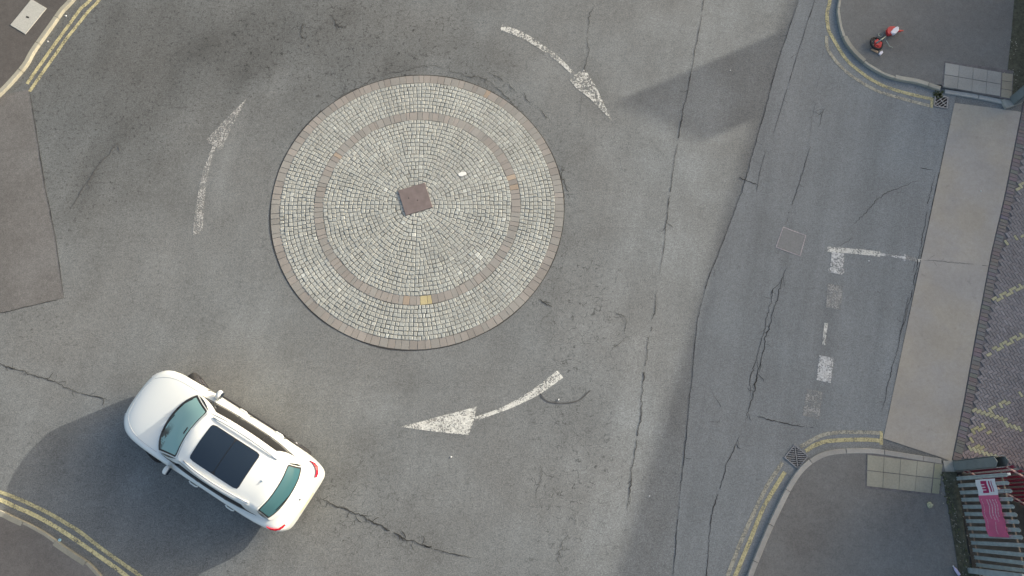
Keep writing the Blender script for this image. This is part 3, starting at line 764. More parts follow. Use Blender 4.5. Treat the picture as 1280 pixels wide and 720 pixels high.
def addbrick(cx, cy, L_, W_, rot, col, g=.010):
    k = len(v); ca, sa = math.cos(rot), math.sin(rot); z = .026+random.uniform(-.002, .002)
    for zz, ins in ((z-.02, 0), (z-.003, 0), (z, .005)):
        for sx, sy in ((-1, -1), (1, -1), (1, 1), (-1, 1)):
            x = sx*(L_/2-g/2-ins); y = sy*(W_/2-g/2-ins); v.append((cx+x*ca-y*sa, cy+x*sa+y*ca, zz)); cl.append(col)
    for q in (0, 4):
        for m_ in range(4): f.append([k+q+m_, k+q+(m_+1) % 4, k+q+4+(m_+1) % 4, k+q+4+m_])
    f.append([k+8, k+9, k+10, k+11])
oc = Vector((11.5, 6.0))
# inner edge of the border course
def edist(p):
    return min(dseg(p, ep[i].to_2d(), ep[i+1].to_2d()) for i in range(len(ep)-1))
for i in range(-125, 125):
    for j in range(-125, 125):
        d = (i-j) % 4
        if d == 0: cx, cy, ro = (i+1)*BW, (j+.5)*BW, 0
        elif d == 3: cx, cy, ro = (i+.5)*BW, (j+1)*BW, math.pi/2
        else: continue
        x = oc.x+cx*math.cos(brot)-cy*math.sin(brot); y = oc.y+cx*math.sin(brot)+cy*math.cos(brot)
        if not (9.5 < x < 18 and .3 < y < 13): continue
        if x-10.6-(y-1.3)*.34 > 3.6: continue
        if not inpoly(x, y, yard_poly): continue
        p = Vector((x, y))
        if edist(p) < .265: continue
        addbrick(x, y, .15, .075, brot+ro, pavercol(p), .008)
c = resample(ep, .1)
for i in range(0, len(c)-1):
    a_, b_ = c[i], c[i+1]; d = (b_-a_); dl = d.length; d.normalize(); s = Vector((-d.y, d.x, 0))
    m_ = (a_+b_)/2+s*.12
    if m_.x < a_.x: m_ = (a_+b_)/2-s*.12
    addbrick(m_.x, m_.y, .2, dl, math.atan2(s.y, s.x), tuple(q*random.uniform(.95, 1.15) for q in (.17, .155, .155)))
o = link('block_paving', v, f, M['brick'], cols=cl, kind='structure')
bm = bmesh.new(); bm.from_mesh(o.data); bmesh.ops.recalc_face_normals(bm, faces=bm.faces); bm.normal_update()
for q in bm.faces:
    if abs(q.normal.z) > .99 and q.normal.z < 0: q.normal_flip()
bm.to_mesh(o.data); bm.free()

# ------------------------------------------------------------------ dirt strips and yard behind the fence
def strip_poly(name, pts, z, mat): return polysheet(name, PL(pts), z, mat)
polysheet('soil_strip', PL([(1175, 590), (1193, 590), (1221, 790), (1206, 790), (1192, 690)]), .104, M['soil'], .1)
polysheet('soil_strip', PL([(1264, 128), (1256, 96), (1262, 40), (1272, -80), (1330, -80), (1310, 60), (1290, 95), (1275, 124)]), .104, M['soil'], .1)
polysheet('yard_ground', [P(1193, 592), Vector((13.8, .9, 0)), Vector((24, .9, 0)), Vector((24, -8, 0)), Vector((10.9, -8, 0))], .05, M['yard'])

# ------------------------------------------------------------------ palisade fences, gate
def pale_mesh(h, wd=.086, t=.016, mat='galv'):
    """W-section steel pale with a three-pointed splayed head, front towards -X, width along Y"""
    b = MB(); prof = [(-.5, 0), (-.3, t), (-.1, .2*t), (.1, .2*t), (.3, t), (.5, 0)]
    n = len(prof); v = []; f = []
    zs = [0, h-.12, h]
    for side in (0, .003):
        for zi, z in enumerate(zs):
            for k, (u, x) in enumerate(prof):
                top = z-(abs(abs(u)-.3)*.22+.0 if zi == 2 else 0)
                if zi == 2 and abs(u) < .2: top = z-.015
                splay = -.02*((u*u)*4) if zi == 2 else 0
                v.append((-x-side+splay, u*wd*(1.1 if zi == 2 else 1), top))
    m_ = n*len(zs)
    for zi in range(len(zs)-1):
        for k in range(n-1):
            q = zi*n+k; f.append([q, q+1, q+n+1, q+n]); q += m_; f.append([q+n, q+n+1, q+1, q])
    for zi in range(len(zs)-1):
        for k in (0, n-1):
            q = zi*n+k; f.append([q, q+n, q+n+m_, q+m_])
    for k in range(n-1):
        q = (len(zs)-1)*n+k; f.append([q, q+1, q+1+m_, q+m_]); q = k; f.append([q, q+1, q+1+m_, q+m_])
    me = bpy.data.meshes.new('pale'); me.from_pydata(v, [], f); me.materials.append(M[mat]); return me
def palisade(name, a_, b_, h, n, label, cat, pmat, rmat, rails=((.14, 'r'), (1.80, 'r')), posts=(), z0=.1, mids=None, group=None, pmesh=None):
    a_ = Vector(a_); b_ = Vector(b_); d = (b_-a_); L_ = d.length; rz = math.atan2(d.y, d.x)-math.pi/2   # local +Y runs along the fence
    root = empty(name, (a_.x, a_.y, z0), rz); tag(root, label, cat, group)
    me = pmesh or pale_mesh(h-.05, mat=pmat)
    for k in range(n):
        o = bpy.data.objects.new('pale', me); COL.objects.link(o); o.parent = root
        o.location = (random.uniform(-.003, .003), L_*(k+.5)/n, .05); o.rotation_euler = (random.gauss(0, .006), random.gauss(0, .004), random.gauss(0, .02))
    for z, _ in rails:
        r_ = MB().box((.022, L_/2, z-.0), (.034, L_, .034)).build('rail', M[rmat], root); bevel(r_, .004)
    for y in posts:
        p_ = MB().box((.085, y, h*.47), (.09, .055, h*.94)).build('post', M[pmat], root); bevel(p_, .005)
    return root
A = P(1194, 594, .1); Bf = P(1219.5, 708, .1)
A = Vector((A.x, A.y, 0)); Bf = Vector((Bf.x, Bf.y, 0)); dirf = (Bf-A).normalized()
fence_end = A+dirf*5.0
# local +Y runs from A downwards: front (-X local) would face east, so build from the far end back to A
pm = pale_mesh(2.03)
n1 = 31
palisade('palisade_fence', fence_end, A, 2.08, n1, 'grey steel palisade fence at the bottom right carrying the pink banner', 'fence', 'galv', 'rust', posts=(.08, 2.72, 4.93), pmesh=pm)
A2 = P(1296, 100, .1); A2 = Vector((A2.x, A2.y, 0)); B2 = A2+Vector((.75, 5.2, 0))
palisade('palisade_fence', A2, B2, 2.08, 33, 'grey steel palisade fence at the top right corner, mostly out of frame', 'fence', 'galv', 'rust', posts=(.3, 2.8, 5.0), pmesh=pm)
# big section at lower edge: stout post in the fence
pp = P(1214, 713, .1)
o = MB().box((0, 0, 1.03), (.12, .12, 2.06)).build('fence_post', M['galv']); o.location = (pp.x-.02, pp.y, .1); bevel(o, .006)
tag(o, 'square galvanised post in front of the fence at the bottom edge below the banner', 'post')
def gatepost(px, py, rz, label, h=1.78, wd=.235):
    c_ = P(px, py); root = empty('gate_post', (c_.x, c_.y, 0), rz); tag(root, label, 'gate post', 'square grey gate posts')
    t = .012; b = MB(); w2 = wd/2
    v = []; f = []
    def wallface(p0, p1, gable):
        p0 = Vector(p0); p1 = Vector(p1); m_ = (p0+p1)/2; nrm = Vector((-(p1-p0).y, (p1-p0).x)).normalized()*t
        pr = [(p0, 0), (p1, 0), (p1, h), (m_, h+gable), (p0, h)]; k = len(v)
        for off in (Vector((0, 0)), nrm):
            for q, z in pr: v.append((q.x+off.x, q.y+off.y, z))
        f.append([k, k+1, k+2, k+3, k+4]); f.append([k+9, k+8, k+7, k+6, k+5])
        for i in range(5): f.append([k+i, k+(i+1) % 5, k+5+(i+1) % 5, k+5+i])
    wallface((-w2, -w2+t), (-w2, w2-t), .10); wallface((w2, w2-t), (w2, -w2+t), .10)
    wallface((w2, -w2), (-w2, -w2), .0); wallface((-w2, w2), (w2, w2), .0)
    mb = MB(); mb.v = v; mb.f = f; mb.build('shaft', M['post'], root)
    MB().box((-.10, 0, .02), (wd+.27, wd+.03, .14)).build('footing', simple('post_footing', (.36, .35, .31), .9, var=.2, scale=8), root)
    MB().box((-w2-.003, 0, h*.62), (.004, wd*.85, .16)).build('pale_plate', simple('pale_plate', (.34, .38, .39), .5, var=.08), root)
    return root
gatepost(1196, 582.5, R(3), 'square grey gate post beside the pink banner fence and the red gate')
gatepost(1267, 127, R(20), 'square grey gate post at the top right corner of the paved entrance')
gp = palisade('palisade_gate', P(1200, 588), P(1200, 588)+(P(1243, 613)-P(1200, 588)).normalized()*3.0, 2.05, 19, 'dark red palisade gate leaf folded open behind the grey fence and banner', 'gate', 'redpaint', 'salmon', rails=((.30, 0), (1.86, 0)), z0=.03, pmesh=None)
q0 = P(1276, 128); palisade('palisade_gate', q0+Vector((.1, 0, 0)), q0+Vector((3.0, 1.9, 0)), 2.05, 19, 'dark red palisade gate leaf by the top right gate post, mostly out of frame', 'gate', 'redpaint', 'salmon', rails=((.30, 0), (1.86, 0)), z0=.03)

# banner tied to the fence
import itertools
fd = (A-fence_end).normalized(); out = Vector((-fd.y, fd.x, 0))
if out.x > 0: out = -out
def fy(px, py, h):      # distance along the fence line below A, for a photo pixel at height h
    return (Vector((P(px, py, h).x, P(px, py, h).y, 0))-A).dot(-fd)
s0 = fy(1230, 599, 1.25); s1 = fy(1245, 671, 1.25); ssplit = fy(1234, 619, 1.25)
ZB, ZT = .98, 1.74
ban = empty('banner', A-fd*s0+out*.045); tag(ban, 'pink banner with white lettering and a white and magenta logo end, tied to the fence', 'banner')
def bpt(s, z, off=0.):
    sag = .012*math.sin((s-s0)*19)+.02*math.sin((s-s0)/(s1-s0)*math.pi)*(z-1.3)*.3
    p_ = A-fd*s+out*(.045+off+sag); return (p_.x-ban.location.x, p_.y-ban.location.y, z-.02*math.sin((s-s0)/(s1-s0)*math.pi))
def bpanel(name, sa_, sb_, za, zb, mat, off, parent, n=14, thick=.003):
    v = []; f = []
    for k in range(n+1):
        s = sa_+(sb_-sa_)*k/n
        for z in (za, zb):
            v.append(bpt(s, z, off))
        for z in (za, zb):
            v.append(bpt(s, z, off-thick))
    for k in range(n):
        q = 4*k
        f += [[q, q+4, q+5, q+1], [q+3, q+7, q+6, q+2], [q+1, q+5, q+7, q+3], [q+2, q+6, q+4, q]]
    f += [[0, 1, 3, 2], [4*n+2, 4*n+3, 4*n+1, 4*n]]
    m_ = MB(); m_.v = v; m_.f = f; return m_.build(name, mat, parent)
bpanel('white_panel', s0, ssplit, ZB, ZT, M['bwhite'], 0, ban, 6)
pk = bpanel('pink_panel', ssplit, s1, ZB, ZT, M['bpink'], 0, ban, 12)
lg = ssplit-s0
lo = bpanel('logo', s0+lg*.10, s0+lg*.86, ZB+.20, ZB+.43, M['bmag'], .004, ban, 4)
for k in range(3):
    bpanel('logo_stroke', s0+lg*(.30+.17*k), s0+lg*(.36+.17*k), ZB+.20, ZB+.34, M['btext'], .008, lo, 2)
for zz, hh in ((.50, .05), (.60, .025)):
    bpanel('logo_line', s0+lg*.12, s0+lg*.80, ZB+zz, ZB+zz+hh, M['bmag'], .005, ban, 4)
rows = [(.62, .10, .50, .030), (.52, .10, .62, .034), (.41, .10, .60, .034), (.40, .64, .92, .02), (.30, .10, .56, .034), (.10, .08, .8, .018)]
pl = s1-ssplit
for zz, u0, u1, hh in rows:
    mb = MB(); u = u0
    while u < u1:
        wl = random.uniform(.03, .09)
        e = u
        while e < min(u+wl, u1):
            sa_ = ssplit+pl*e; k = len(mb.v)
            for s, z in ((sa_, ZB+zz), (sa_+.011, ZB+zz), (sa_+.011, ZB+zz+hh*random.choice((.7, 1, 1))), (sa_, ZB+zz+hh*random.choice((.7, 1)))): mb.v.append(bpt(s, z, .005))
            mb.f.append([k, k+1, k+2, k+3]); e += .016
        u += wl+.02
    mb.build('lettering', M['btext'], pk)

# ------------------------------------------------------------------ building whose shadow falls over the right half
def sunoff(p, h):
    L_ = h/math.tan(R(SUN_EL)); return Vector((p.x+L_*math.cos(R(SUN_AZ)), p.y+L_*math.sin(R(SUN_AZ)), 0))
HB, HC = 6.0, 7.7
e0 = sunoff(P(972, 50), HB); e1 = sunoff(P(793, 640), HB); de = (e0-e1).normalized(); back = Vector((de.y, -de.x, 0))
if back.x < 0: back = -back
q0 = e1-de*8.5; q1 = e0+de*9
bl = empty('building', ((q0+q1)/2)); tag(bl, 'long rendered building with a flat roof beyond the right of the frame, shading the road', 'building')
inv = Matrix.Translation(-bl.location)
def loc(o): o.data.transform(inv); o.parent = bl; return o
loc(MB().prism([tuple(q)[:2] for q in (q0, q0+back*9, q1+back*9, q1)], 0, HB-.25).build('wall', M['wall']))
loc(MB().prism([tuple(q)[:2] for q in (q0-de*.2, q0-de*.2+back*9.2, q1+de*.2+back*9.2, q1+de*.2)], HB-.25, HB).build('roof', M['roof']))
for k in range(7):
    s = 3+k*3.2; m_ = q0+de*s-back*.0; b = MB()
    a_ = math.atan2(de.y, de.x)
    w_ = MB().box((m_.x-back.x*.03, m_.y-back.y*.03, 2.4), (1.3, .08, 1.5), a_).build('window', M['kerb']); loc(w_)
    g_ = MB().box((m_.x-back.x*.06, m_.y-back.y*.06, 2.4), (1.1, .06, 1.3), a_).build('pane', M['glass_side']); g_.data.transform(inv); g_.parent = w_
c1_ = sunoff(P(768, 128), HC); c2_ = sunoff(P(876, 178), HC); sdir = Vector((math.cos(R(SUN_AZ)), math.sin(R(SUN_AZ)), 0))
pr = [c1_, c2_, c2_+sdir*1.1, c1_+sdir*1.1]
loc(MB().prism([tuple(q)[:2] for q in pr], HB-.4, HC).build('chimney_stack', M['wall']))

# ------------------------------------------------------------------ the white car
car = empty('parked_car' if 0 else 'car', (-6.737, 1.444, 0), R(149.07)); tag(car, 'white SUV with a dark glass roof and red tail lamps driving past the island', 'car')
def loft(stations, name, mat, sub=2):
    v = []; f = []; n = None
    for (x, prof) in stations:
        ring = [(y, z) for y, z in prof]+[(-y, z) for y, z in prof[::-1] if abs(y) > 1e-6]
        n = len(ring)
        for y, z in ring: v.append((x, y, z))
    for i in range(len(stations)-1):
        for k in range(n): f.append([i*n+k, i*n+(k+1) % n, (i+1)*n+(k+1) % n, (i+1)*n+k])
    f.append([k for k in range(n)]); f.append([(len(stations)-1)*n+k for k in range(n)][::-1])
    mb = MB(); mb.v = v; mb.f = f; o = mb.build(name, mat, None, smooth=True)
    if sub:
        m_ = o.modifiers.new('s', 'SUBSURF'); m_.levels = sub; m_.render_levels = sub
    return o
def bake(o):
    dg = bpy.context.evaluated_depsgraph_get(); dg.update(); me = bpy.data.meshes.new_from_object(o.evaluated_get(dg)); o.modifiers.clear(); o.data = me; return o
# x, half width, bottom z, top z(centre), shoulder z
ST = [(2.465, .30, .40, .70, .66), (2.44, .44, .30, .78, .72), (2.37, .60, .24, .84, .78), (2.24, .775, .22, .89, .82), (2.08, .875, .22, .93, .86), (1.88, .925, .22, .97, .90), (1.55, .948, .22, 1.02, .94),
      (1.15, .955, .22, 1.07, .98), (.6, .955, .21, 1.08, 1.0), (-.2, .955, .21, 1.09, 1.01), (-1.0, .955, .22, 1.10, 1.03), (-1.5, .95, .23, 1.12, 1.05), (-1.85, .925, .24, 1.13, 1.05), (-2.1, .88, .26, 1.12, 1.03),
      (-2.25, .83, .29, 1.05, .97), (-2.33, .75, .32, .96, .89), (-2.375, .64, .36, .86, .80)]
sts = []
for x, w_, zb, zt, zs in ST:
    sts.append((x, [(0, zb), (w_*.82, zb), (w_*.95, zb+.05), (w_*.985, zb+.2*(zs-zb)+.03), (w_, zb+.62*(zs-zb)), (w_*.985, zs-.045), (w_*.93, zs), (w_*.86, zs+(zt-zs)*.45), (w_*.5, zs+(zt-zs)*.85), (0, zt)]))
body = bake(loft(sts, 'body', M['carwhite']))
WX = (1.47, -1.40); WR = .365
for wx in WX:
    for s in (1, -1):
        cu = MB().tube([(wx, s*.60, WR), (wx, s*1.2, WR)], WR+.055, 40).build('cut', M['black'])
        m_ = body.modifiers.new('b', 'BOOLEAN'); m_.object = cu; m_.operation = 'DIFFERENCE'; m_.solver = 'EXACT'
        bake(body); bpy.data.objects.remove(cu)
body.parent = car
body.data.polygons.foreach_set('use_smooth', [abs(p_.normal.z) < 2 for p_ in body.data.polygons])
try:
    body.data.set_sharp_from_angle(angle=R(35))
except Exception as ex: print(ex)
# underbody
MB().box((0, 0, .42), (4.3, 1.15, .36)).build('underbody', M['black'], car)
# greenhouse: bottom and top outline
def crv(pts):
    def g(u):
        q = u*(len(pts)-1); k = min(int(q), len(pts)-2); t = q-k
        a_, b_ = Vector(pts[k]), Vector(pts[k+1]); p0 = Vector(pts[max(0, k-1)]); p3 = Vector(pts[min(len(pts)-1, k+2)])
        return .5*((2*a_)+(b_-p0)*t+(2*p0-5*a_+4*b_-p3)*t*t+(3*a_-p0-3*b_+p3)*t**3)
    return g
seg_bot = [crv([(1.09, .76, 1.04), (1.26, .45, 1.06), (1.33, 0, 1.065), (1.26, -.45, 1.06), (1.09, -.76, 1.04)]),
           crv([(1.09, -.76, 1.04), (.4, -.82, 1.03), (-.4, -.835, 1.04), (-1.2, -.81, 1.07), (-2.02, -.68, 1.12)]),
           crv([(-2.02, -.68, 1.12), (-2.13, -.4, 1.12), (-2.17, 0, 1.12), (-2.13, .4, 1.12), (-2.02, .68, 1.12)]),
           crv([(-2.02, .68, 1.12), (-1.2, .81, 1.07), (-.4, .835, 1.04), (.4, .82, 1.03), (1.09, .76, 1.04)])]
seg_top = [crv([(.42, .60, 1.58), (.47, .33, 1.62), (.49, 0, 1.64), (.47, -.33, 1.62), (.42, -.60, 1.58)]),
           crv([(.42, -.60, 1.58), (0, -.645, 1.62), (-.6, -.655, 1.63), (-1.2, -.63, 1.61), (-1.72, -.575, 1.57)]),
           crv([(-1.72, -.575, 1.57), (-1.79, -.3, 1.60), (-1.81, 0, 1.61), (-1.79, .3, 1.60), (-1.72, .575, 1.57)]),
           crv([(-1.72, .575, 1.57), (-1.2, .63, 1.61), (-.6, .655, 1.63), (0, .645, 1.62), (.42, .60, 1.58)])]
def G(sg, u, v_):
    a_ = seg_bot[sg](u); b_ = seg_top[sg](u); p = a_.lerp(b_, v_)
    nrm = (Vector((1, 0, 0)), Vector((0, -1, 0)), Vector((-1, 0, 0)), Vector((0, 1, 0)))[sg]
    return p+nrm*.035*math.sin(math.pi*v_)
def roofp(a_, b_):   # a 0 front..1 rear, b -1..1 across
    fr = seg_top[0]((1-b_)/2); re = seg_top[2]((1+b_)/2)
    if a_ < 1e-6: base = fr
    p = fr.lerp(re, a_)
    lx = -1 if b_ < 0 else 1
    sd_ = seg_top[1](a_) if b_ < 0 else seg_top[3](1-a_)
    yl_ = abs(sd_.y); p.y = b_*yl_
    z_edge = sd_.z; cen = 1-abs(b_)**2.2
    zf = seg_top[0]((1-b_)/2).z; zr = seg_top[2]((1+b_)/2).z
    p.z = zf*(1-a_)+zr*a_ + (z_edge-(seg_top[0](0).z*(1-a_)+seg_top[2](0).z*a_))*(1-cen) + cen*.075*math.sin(math.pi*min(1, max(0, a_*.9+.05)))**.7*(1 if 0 < a_ < 1 else 0)
    return p
v = []; f = []
NU, NV = 14, 6
for sg in range(4):
    k = len(v)
    for i in range(NU+1):
        for j in range(NV+1): v.append(tuple(G(sg, i/NU, j/NV)))
    for i in range(NU):
        for j in range(NV): q = k+i*(NV+1)+j; f.append([q, q+1, q+NV+2, q+NV+1])
k = len(v); NA, NB = 20, 14
for i in range(NA+1):
    for j in range(NB+1): v.append(tuple(roofp(i/NA, -1+2*j/NB)))
for i in range(NA):
    for j in range(NB): q = k+i*(NB+1)+j; f.append([q, q+NB+1, q+NB+2, q+1])
mb = MB(); mb.v = v; mb.f = f; cab = mb.build('roof', M['carwhite'], car, smooth=True)
bm = bmesh.new(); bm.from_mesh(cab.data); bmesh.ops.remove_doubles(bm, verts=bm.verts, dist=.012); bmesh.ops.recalc_face_normals(bm, faces=bm.faces); bm.to_mesh(cab.data); bm.free()
def gpanel(sg, u0, u1, v0, v1, name, mat, off, parent, sk=(0, 0), n=14, m=6, r=.15):
    """glass panel following the cabin surface, rounded corners, pushed out by off"""
    v = []; f = []
    for side in (0, 1):
        for i in range(n+1):
            for j in range(m+1):
                s, t = i/n, j/m
                # skew top edge, round corners
                uu0 = u0+sk[0]*t; uu1 = u1+sk[1]*t
                e = min(s, 1-s)
                cr = r*max(0, 1-e/.12)**2*.25
                tt = cr+(1-2*cr)*t
                u = uu0+(uu1-uu0)*s; vv = v0+(v1-v0)*tt
                p = G(sg, u, vv); d = .004
                du = G(sg, min(1, u+d), vv)-G(sg, max(0, u-d), vv); dv = G(sg, u, min(1, vv+d))-G(sg, u, max(0, vv-d))
                nn = du.cross(dv).normalized(); ref = Vector((p.x+.6, p.y, p.z-1.1)) if 0 else Vector(((1, 0, .3), (0, -1, .3), (-1, 0, .3), (0, 1, .3))[sg])
                if nn.dot(ref) < 0: nn = -nn
                v.append(tuple(p+nn*(off if side == 0 else off-.006)))
    N_ = (n+1)*(m+1)
    for i in range(n):
        for j in range(m):
            q = i*(m+1)+j; f.append([q, q+1, q+m+2, q+m+1]); q += N_; f.append([q+m+1, q+m+2, q+1, q])
    for i in range(n):
        q = i*(m+1); f.append([q, q+m+1, q+m+1+N_, q+N_]); q += m; f.append([q, q+m+1, q+m+1+N_, q+N_])
    for j in range(m):
        q = j; f.append([q, q+1, q+1+N_, q+N_]); q = n*(m+1)+j; f.append([q, q+1, q+1+N_, q+N_])
    mb = MB(); mb.v = v; mb.f = f; o = mb.build(name, mat, parent, smooth=True); o.data.set_sharp_from_angle(angle=R(40)); return o
wsf = gpanel(0, .035, .965, .0, .955, 'windscreen', M['black'], .006, car)
gpanel(0, .075, .925, .12, .93, 'pane', M['glass_front'], .011, wsf)
rw = gpanel(2, .02, .98, .26, .95, 'rear_window', M['black'], .006, car)
gpanel(2, .06, .94, .33, .92, 'pane', M['glass_rear'], .011, rw)
for sg in (1, 3):
    fl = (lambda a_, b_: (a_, b_)) if sg == 1 else (lambda a_, b_: (1-b_, 1-a_))
    for nm, a_, b_, s0_, s1_ in (('side_window', .075, .375, .07, 0), ('side_window', .395, .645, 0, 0), ('side_window', .665, .86, 0, -.06)):
        u0, u1 = fl(a_, b_); sk = (s0_, s1_) if sg == 1 else (-s1_, -s0_)
        gpanel(sg, u0, u1, .12, .82, nm, M['glass_side'], .011, car, sk, 10, 5)
    u0, u1 = fl(.065, .87)
    gpanel(sg, u0, u1, .09, .85, 'window_surround', M['black'], .006, car, ((.07, -.06) if sg == 1 else (.06, -.07)), 16, 5)
    # waist trim
    u0, u1 = fl(.04, .88)
    gpanel(sg, u0, u1, .045, .085, 'waist_trim', M['black'], .010, car, n=20, m=2, r=0)
# sunroof panels
def roofpanel(x0, x1, y0, y1, name, mat, off, parent, r=.05):
    def a_of(x, b_):   # invert
        lo, hi = 0., 1.
        for _ in range(24):
            mid = (lo+hi)/2
            if roofp(mid, b_).x > x: lo = mid
            else: hi = mid
        return lo
    v = []; f = []; n, m = 12, 12
    for side in (0, 1):
        for i in range(n+1):
            for j in range(m+1):
                s = i/n; t = j/m; x = x0+(x1-x0)*s; y = y0+(y1-y0)*t
                # round the four corners
                ex = min(s, 1-s)*abs(x1-x0); ey = min(t, 1-t)*abs(y1-y0)
                if ex < r and ey < r:
                    k = .30*(1-ex/r)*(1-ey/r)*r
                    x += k*(1 if (x1-x0)*(.5-s) > 0 else -1); y += k*(1 if (y1-y0)*(.5-t) > 0 else -1)
                b_ = y/.64; a_ = a_of(x, b_); b_ = y/max(.3, abs((seg_top[1](a_)).y)); p = roofp(a_, b_)
                v.append((x, y, p.z+(off if side == 0 else off-.02)))
    N_ = (n+1)*(m+1)
    for i in range(n):
        for j in range(m):
            q = i*(m+1)+j; f.append([q, q+1, q+m+2, q+m+1]); q += N_; f.append([q+m+1, q+m+2, q+1, q])
    for i in range(n):
        q = i*(m+1); f.append([q, q+m+1, q+m+1+N_, q+N_]); q += m; f.append([q, q+m+1, q+m+1+N_, q+N_])
    for j in range(m):
        q = j; f.append([q, q+1, q+1+N_, q+N_]); q = n*(m+1)+j; f.append([q, q+1, q+1+N_, q+N_])
    mb = MB(); mb.v = v; mb.f = f; o = mb.build(name, mat, parent, smooth=True); o.data.set_sharp_from_angle(angle=R(40)); return o
sr = roofpanel(.175, -1.145, -.445, .445, 'sunroof', M['black'], .006, car, .07)
roofpanel(.160, -.480, -.43, .43, 'pane', M['glass_roof'], .011, sr, .07)
roofpanel(-.500, -1.130, -.43, .43, 'pane', M['glass_roof'], .011, sr, .07)
railm = simple('silver_white_rail', (.6, .61, .62), .35, .3, var=.03)
for s in (1, -1):
    pts = []
    for k in range(13):
        x = .25-1.75*k/12; a_ = (.42-x)/2.14; p = roofp(min(.98, max(.02, a_)), s*.90); lift = .012+.03*math.sin(math.pi*k/12)**.3
        pts.append((x, p.y, p.z+lift))
    MB().tube(pts, .016, 8).build('roof_rail', railm, car, smooth=True)
    # mirror
    mr = loft([(.60, [(0, -.07), (.07, -.06), (.10, 0), (.07, .06), (0, .07)]), (.66, [(0, -.09), (.10, -.08), (.125, 0), (.10, .07), (0, .085)]), (.74, [(0, -.06), (.08, -.05), (.105, 0), (.08, .04), (0, .05)])], 'mirror', M['carwhite'], 2)
    mr = bake(mr); mr.data.transform(Matrix.Translation((0, s*.995, 1.06))); mr.parent = car
    MB().box((.594, s*.995, 1.06), (.008, .17, .11)).build('mirror_glass', M['glass_roof'], mr)
    MB().box((.70, s*.875, 1.01), (.07, .12, .035)).build('mirror_arm', M['carwhite'], mr)
    for x in (.0, -1.02):
        hd = MB().tube([(x+.13, s*.952, .90), (x+.08, s*.975, .905), (x-.06, s*.975, .905), (x-.11, s*.952, .90)], .017, 8).build('door_handle', M['carwhite'], car, smooth=True)
    # door shut lines
    dl = MB()
    for x in (.98, -.22, -1.18):
        dl.box((x, s*.948, .72), (.008, .016, .52))
    dl.build('door_gap', M['black'], car)
    sk_ = MB().tube([(1.02, s*.93, .27), (-.98, s*.93, .27)], .045, 8).build('side_skirt', M['black'], car)
    # head lamp: strip on the corner
    def bodyside(x):
        for k in range(len(ST)-1):
            if ST[k][0] >= x >= ST[k+1][0]:
                t = (ST[k][0]-x)/(ST[k][0]-ST[k+1][0]); return [ST[k][q]+(ST[k+1][q]-ST[k][q])*t for q in range(5)]
    def wraplamp(xs, zlo, zhi, name, mat, inner=0., off=.004):
        v = []; f = []; n_ = len(xs)
        for x in xs:
            st = bodyside(x); w_ = st[1]
            for z, kk in ((zlo, .985), (zhi, .985), (zhi+.02, .985-inner)):
                pass
            v += [(x+(off if x > 0 else -off), s*(w_*.99+off), zlo), (x+(off if x > 0 else -off), s*(w_*.985+off), zhi), (x-(.02 if x > 0 else -.02), s*(w_*.93-inner+off), zhi+.035), (x-(.03 if x > 0 else -.03), s*(w_*.85-inner), zlo)]
        for i in range(n_-1):
            for k in range(4): f.append([4*i+k, 4*i+(k+1) % 4, 4*i+4+(k+1) % 4, 4*i+4+k])
        f.append([0, 1, 2, 3]); f.append([4*n_-1, 4*n_-2, 4*n_-3, 4*n_-4])
        mb = MB(); mb.v = v; mb.f = f; return mb.build(name, mat, car, smooth=False)
    wraplamp([2.405, 2.35, 2.28, 2.2, 2.12, 2.02], .66, .76, 'headlight', M['lamp_clear'])
    # tail lamp hugging the rear corner
    v = []; f = []
    tl = [(-1.99, .845, 1.045), (-2.08, .835, 1.04), (-2.17, .80, 1.03), (-2.235, .745, 1.015), (-2.275, .68, 1.0), (-2.30, .60, .99)]
    for i, (x, y, z) in enumerate(tl):
        wdn = (.006, .020, .027, .027, .022, .014)[i]
        d = Vector((x, y)).normalized()*1.0; nx_, ny_ = (-.35-.65*i/5, .94-.55*i/5)
        v += [(x-nx_*-wdn*-1*.0-wdn*abs(nx_)*-1*.0, s*y, z+.012), (x+nx_*wdn*1.2, s*(y+ny_*wdn*1.2), z-.02), (x+nx_*wdn*1.5, s*(y+ny_*wdn*1.5), z-.14), (x-nx_*.06, s*(y-ny_*.06), z-.14)]
    for i in range(len(tl)-1):
        for k in range(4): f.append([4*i+k, 4*i+(k+1) % 4, 4*i+4+(k+1) % 4, 4*i+4+k])
    f.append([0, 1, 2, 3]); n_ = len(tl); f.append([4*n_-1, 4*n_-2, 4*n_-3, 4*n_-4])
    mb = MB(); mb.v = v; mb.f = f; mb.build('tail_light', M['lamp_red'], car)
    for wi, wx in enumerate(WX):
        wh = empty('wheel', (wx, s*.855, WR)); wh.parent = car; wh.rotation_euler = (0, 0, R(-22) if wi == 0 else 0)
        ty = MB(); prof = [(.235, -.11), (.33, -.115), (.36, -.085), (WR, 0), (.36, .085), (.33, .115), (.235, .11)]
        nseg = 40
        for i in range(nseg):
            t = 2*math.pi*i/nseg
            for r_, y in prof: ty.v.append((r_*math.cos(t), y, r_*math.sin(t)))
        for i in range(nseg):
            for k in range(len(prof)-1):
                q = i*len(prof)+k; q2 = ((i+1) % nseg)*len(prof)+k; ty.f.append([q, q+1, q2+1, q2])
        ty.build('tyre', M['tyre'], wh, smooth=True)
        rm_ = MB(); rm_.torus((0, s*.095, 0), .225, .014, 36, 6, mtx=Matrix.Rotation(R(90), 3, 'X'))
        for k in range(10):
            t = 2*math.pi*k/10
            rm_.tube([(.04*math.cos(t), s*.085, .04*math.sin(t)), (.225*math.cos(t+.1), s*.095, .225*math.sin(t+.1))], [.022, .015], 6)
